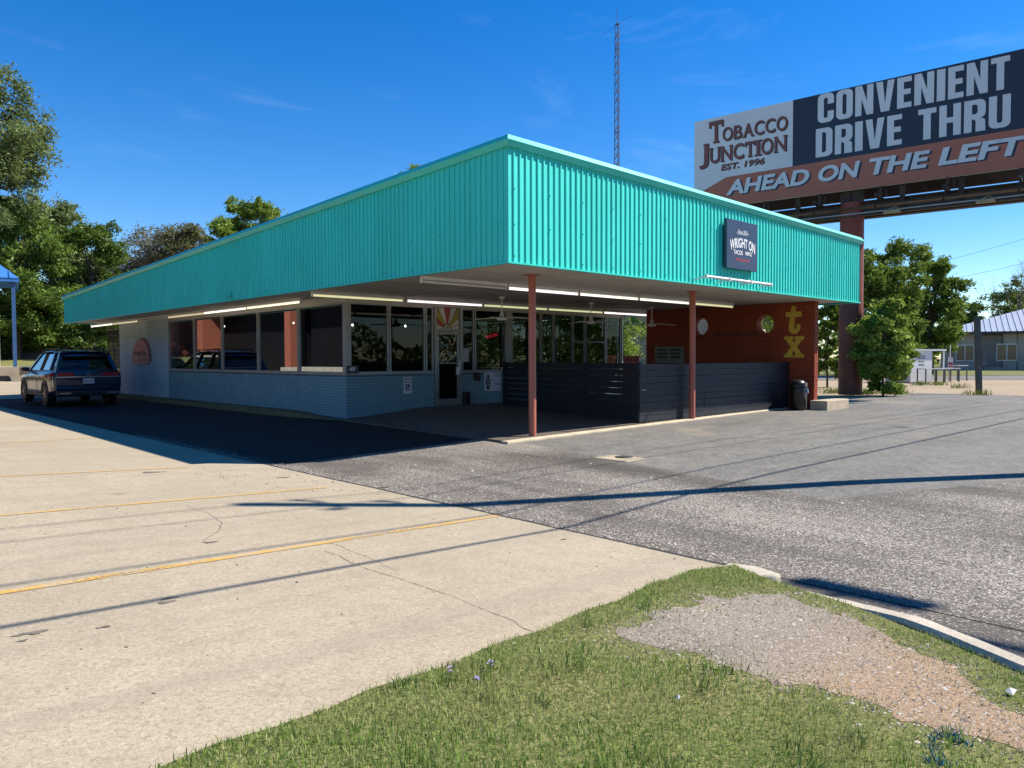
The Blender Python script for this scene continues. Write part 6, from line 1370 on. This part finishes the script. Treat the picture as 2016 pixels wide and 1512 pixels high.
# ---------------------------------------------------------------- right background
M_mroof = pm('pale_metal_roof', (.40, .43, .48), .45, .2, var=.08); M_tan = pm('grey_tan_siding', (.38, .32, .26), .8, var=.1, sc=1)
def gb():
    D0 = 82.; z0 = -.02
    L0 = pd(1853, 727, D0); Rr = pd(2120, 727, D0 * .93); a = np.array([L0[0], L0[1]]); b = np.array([Rr[0], Rr[1]]); dx = (b - a) / np.linalg.norm(b - a); dy = np.array([-dx[1], dx[0]])
    if dy @ FW[:2] < 0: dy = -dy
    t = thing('grey_building', (a[0], a[1], z0), 'long low grey building with pale ribbed metal roof at the right edge', 'building'); Lh = np.linalg.norm(b - a) + 6; H = CAM[2] + (703 - 655) * D0 / FPX - z0
    def q(s, d, z): p = a + dx * s + dy * d; return (p[0], p[1], z0 + z)
    m = MB(); m.prism([q(0, 0, -.3), q(Lh, 0, -.3), q(Lh, 16, -.3), q(0, 16, -.3)], (0, 0, H + .3)); m.build('wall', M_tan, t)
    for s in np.arange(1.0, Lh, 2.9): m = MB(); m.bar(q(s, -.02, 0), q(s, -.02, H), .10, .05, up=(dy[0], dy[1], 0)); m.build('siding_seam', pm('seam_dark', (.15, .13, .11), .8), t)
    ov = .7; Hr = 2.7; m = MB(); m.add([q(-ov, -ov, H), q(Lh, -ov, H), q(Lh, 8, H + Hr), q(8, 8, H + Hr), q(-ov, 16 + ov, H), q(Lh, 16 + ov, H)], [(0, 1, 2, 3), (0, 3, 4), (3, 2, 5, 4)]); rf = m.build('roof', M_mroof, t)
    m = MB(); m.bar(q(-ov, -ov, H - .12), q(Lh, -ov, H - .12), .1, .26); m.build('eaves', pm('eaves_dark', (.03, .035, .045), .6), t)
    for k in range(30):
        s = -ov + .55 * k + .3; kk = min(1., (s + ov) / (8 + ov)); m = MB(); m.bar(q(s, -ov, H + .03), q(s, -ov + 8.7 * kk, H + .03 + Hr * kk), .06, .08); m.build('roof_seam', M_mroof, rf)
    for u0, u1, v0, v1 in ((1884, 1922, 681, 709), (1968, 2010, 680, 709)):
        s0 = (u0 - 1853) / (2120 - 1853) * np.linalg.norm(b - a) * .98; s1 = (u1 - 1853) / (2120 - 1853) * np.linalg.norm(b - a) * .98
        zb_ = CAM[2] - (v1 - 703) * D0 / FPX - z0; zt_ = CAM[2] - (v0 - 703) * D0 / FPX - z0
        m = MB(); m.bar(q(s0, -.05, (zb_ + zt_) / 2), q(s1, -.05, (zb_ + zt_) / 2), .08, zt_ - zb_ + .2); w = m.build('window', M_white, t)
        for i in range(2):
            m = MB(); e0 = s0 + (s1 - s0) * (.04 + .49 * i); e1 = s0 + (s1 - s0) * (.47 + .49 * i); m.bar(q(e0, -.11, (zb_ + zt_) / 2), q(e1, -.11, (zb_ + zt_) / 2), .02, zt_ - zb_); m.build('pane', pm('far_pane', (.02, .025, .03), .1), w)
    s0 = (1936 - 1853) / (2120 - 1853) * np.linalg.norm(b - a); m = MB(); m.bar(q(s0, -.03, 2.0), q(s0 + 1.75, -.03, 2.0), .05, 3.3); m.build('roller_door', pm('door_tan', (.19, .165, .14), .8), t)
    m = MB(); m.bar(q(s0 - .05, -.06, 3.7), q(s0 + 1.85, -.06, 3.7), .04, .10).bar(q(s0 + 1.82, -.06, .3), q(s0 + 1.82, -.06, 3.7), .10, .05, up=(dy[0], dy[1], 0)); m.build('door_trim', MT['eaves_dark'], t)
gb()
# far grass strip and lane in front of it (sheets on the terrain)
def strip(name, d0, d1, mat, lift, u0=1560, u1=2300):
    pts = []
    for dd in (d0, d1):
        for u in np.linspace(u0, u1, 16): p = pd(u, 700, dd); pts.append((p[0], p[1], float(gz(p[0], p[1])) + lift))
    n = 16; return tag(npmesh(name, np.array(pts), np.array([(i, i + 1, n + i + 1, n + i) for i in range(n - 1)]), mat), kind='structure')
strip('lane', 47, 57, M_new, -.045); strip('grass_strip', 57.5, 81, M_turf, -.04); strip('far_lawn', 96, 230, M_turf, -.035, 1300, 2400)
# white kiosk
kc = pd(1816, 749, 42); 
ex2 = RT[:2] / np.linalg.norm(RT[:2]); ey2 = FW[:2] / np.linalg.norm(FW[:2])
kio = thing('kiosk', (kc[0], kc[1], 0), 'small white kiosk with a flat roof and warning sign across the dirt lot', 'kiosk')
ang = .42; ax = ex2 * math.cos(ang) + ey2 * math.sin(ang); ay = -ex2 * math.sin(ang) + ey2 * math.cos(ang)
def kq(a, b, z): p = kc[:2] + ax * a + ay * b; return (p[0], p[1], z)
m = MB(); m.prism([kq(-.95, 0, 0), kq(.75, 0, 0), kq(.75, 1.6, 0), kq(-.95, 1.6, 0)], (0, 0, 1.72)); m.build('wall', pm('kiosk_white', (.62, .62, .62), .6, var=.06), kio)
for k in range(11): m = MB(); m.bar(kq(.765, .02, .12 + .145 * k), kq(.765, 1.58, .12 + .145 * k), .02, .12); m.build('siding_board', MT['kiosk_white'], kio)
m = MB(); m.prism([kq(-1.05, -.12, 1.72), kq(1.75, -.12, 1.72), kq(1.75, 1.7, 1.72), kq(-1.05, 1.7, 1.72)], (0, 0, .09)); m.build('flat_roof', pm('kiosk_roof', (.52, .55, .58), .5), kio)
m = MB(); m.bar(kq(1.68, 0, 0), kq(1.68, 0, 1.72), .06, .06, up=(ay[0], ay[1], 0)); m.build('awning_post', M_white, kio)
FRK = ((kc[0], kc[1], 0), (ax[0], ax[1], 0), (0, 0, 1), (-ay[0], -ay[1], 0))
m = MB(); m.prism([kq(-.42, -.004, 1.28), kq(.18, -.004, 1.28), kq(.18, -.004, 1.45), kq(-.42, -.004, 1.45)], (-ay[0] * .01, -ay[1] * .01, 0)); m.build('warning_plate', pm('warning_dark', (.06, .03, .03), .6), kio)
text_on('warning_words', 'NO TRESPASSING', -.40, .16, 1.31, 1.42, FRK, .018, M_sw, kio, bold=.02); text_on('warning_words', 'PRIVATE', -.33, .12, 1.08, 1.18, FRK, .006, M_ink, kio, bold=.02); text_on('warning_words', 'PARKING', -.33, .12, .90, 1.0, FRK, .006, M_ink, kio, bold=.02)
# steel stands beside the kiosk
M_galv = pm('galvanised', (.28, .27, .27), .5, .5)
def stand(u, v, dd, w, label, h=.72):
    c = pd(u, v, dd); t = thing('steel_stand', (c[0], c[1], 0), label, 'stand', 'low steel stands beside the kiosk')
    def q(a, b, z): p = c[:2] + ax * a + ay * b; return (p[0], p[1], z)
    m = MB(); m.prism([q(-w, -.3, h), q(w, -.3, h), q(w, .3, h), q(-w, .3, h)], (0, 0, .05)); m.build('table_top', pm('stand_top', (.38, .40, .42), .5), t)
    for a in (-w + .05, w - .05):
        for b in (-.25, .25): m = MB(); m.bar(q(a, b, 0), q(a, b, h), .05, .05, up=(ay[0], ay[1], 0)); m.build('leg', pm('stand_leg', (.05, .06, .06), .6), t)
stand(1832, 748, 41, .75, 'grey steel stand half hidden beside the kiosk corner'); stand(1866, 748, 42, .62, 'grey steel stand right of the kiosk corner'); stand(1886, 748, 44, .45, 'farthest and rightmost grey steel stand by the kiosk', .85)
c = pd(1870, 745, 43); ns = thing('notice_post', (c[0], c[1], 0), 'thin post with a small white and red notice beside the kiosk', 'sign')
m = MB(); m.tube((0, 0, 0), (0, 0, 2.05), .025, n=8); m.build('post', M_white, ns, True)
m = MB(); m.bar((-RT[0] * .14, -RT[1] * .14, 1.05), (RT[0] * .14, RT[1] * .14, 1.05), .02, .62); o = m.build('panel', pm('notice_white', (.55, .5, .5), .6), ns, True); o.location = tuple(-FW[k] * .04 for k in range(3))
m = MB(); m.bar((-RT[0] * .11, -RT[1] * .11, 1.0), (RT[0] * .11, RT[1] * .11, 1.0), .02, .14).bar((-RT[0] * .11, -RT[1] * .11, .82), (RT[0] * .11, RT[1] * .11, .82), .02, .07); o = m.build('panel_bands', pm('notice_red', (.35, .05, .05), .6), ns, True); o.location = tuple(-FW[k] * .06 for k in range(3))
# leaning timber post with meter box
c = pz(1928, 775, .02); tpz = thing('timber_post', (c[0], c[1], 0), 'weathered square timber post leaning slightly in the dirt lot', 'post')
dd = (c - CAM) @ FW; Ht = CAM[2] + (703 - 624) * dd / FPX; ln = wpx(-7, dd)
m = MB(); m.bar((0, 0, -.2), (RT[0] * ln, RT[1] * ln, Ht), .17, .15, up=(FW[0], FW[1], 0)); m.build('shaft', pm('green_grey_timber', (.075, .085, .08), .85, var=.25, sc=6), tpz, True)
m = MB(); m.bar((RT[0] * .12 - FW[0] * .02, RT[1] * .12 - FW[1] * .02, 1.05), (RT[0] * .12 - FW[0] * .02, RT[1] * .12 - FW[1] * .02, 1.55), .16, .12, up=(FW[0], FW[1], 0)); m.build('meter_box', pm('meter_grey', (.09, .10, .10), .6), tpz, True)
# weeds along the dirt and at post foot
w_ = []
for u, v, n in ((1705, 774, 260), (1760, 774, 200), (1815, 757, 140), (1850, 757, 120), (1925, 777, 120), (1890, 762, 100), (1640, 772, 160)):
    c = pz(u, v, .02)[:2]; w_.append(c + rng.normal(0, .35, (n, 2)) * np.array([1, .6]))
w_ = np.concatenate(w_); old_gv = gv
def gv(x, y): return gz(x, y) - .03
tag(blades('weeds', w_, rng.uniform(.08, .30, len(w_)), rng.uniform(.012, .03, len(w_)), leafmat('weed_leaf', (.07, .10, .03), (.13, .17, .05), (.22, .22, .09)), lean=.6), 'ragged weeds along the edge of the dirt lot', 'weeds', kind='stuff')
gv = old_gv
# pale gabled shed seen through the gap
sc_ = np.array([31.0, 16.8]); sh = thing('tan_house', (sc_[0], sc_[1], 0), 'pale tan gabled house glimpsed through the gap by the red wall', 'house')
m = MB(); m.box(sc_[0] - 4, sc_[0] + 4, sc_[1] - 4, sc_[1] + 4, -.1, 4.2); m.build('wall', pm('tan_siding', (.46, .36, .27), .7), sh)
for k in range(18): m = MB(); m.box(sc_[0] - 4.03, sc_[0] - 4.0, sc_[1] - 4, sc_[1] + 4, .1 + .22 * k, .29 + .22 * k); m.build('siding_board', MT['tan_siding'], sh)
m = MB(); m.prism([(sc_[0] - 4.4, sc_[1] - 4.6, 4.2), (sc_[0] - 4.4, sc_[1] + 4.6, 4.2), (sc_[0] - 4.4, sc_[1], 6.4)], (8.8, 0, 0)); m.build('roof', pm('grey_shingle', (.30, .30, .30), .8), sh)
m = MB(); m.box(sc_[0] - 4.06, sc_[0] - 4.03, sc_[1] - .5, sc_[1] + .5, 0, 2.1); m.build('door', M_white, sh)
for y in (-2.6, 2.0): m = MB(); m.box(sc_[0] - 4.06, sc_[0] - 4.03, sc_[1] + y, sc_[1] + y + 1.1, 1.0, 2.2); m.build('window', pm('far_pane', (.02, .025, .03), .1), sh)
# far power lines at the right of the sky
wire('overhead_cable', 'upper thin wire crossing the sky right of the trees', pd(1740, 540, 70), pd(2300, 370, 60), .6, .012); wire('overhead_cable', 'middle thin wire crossing the sky right of the trees', pd(1790, 562, 72), pd(2300, 432, 60), .6, .012); wire('overhead_cable', 'lowest thin wire crossing the sky right of the trees', pd(1820, 598, 74), pd(2300, 512, 60), .6, .012)
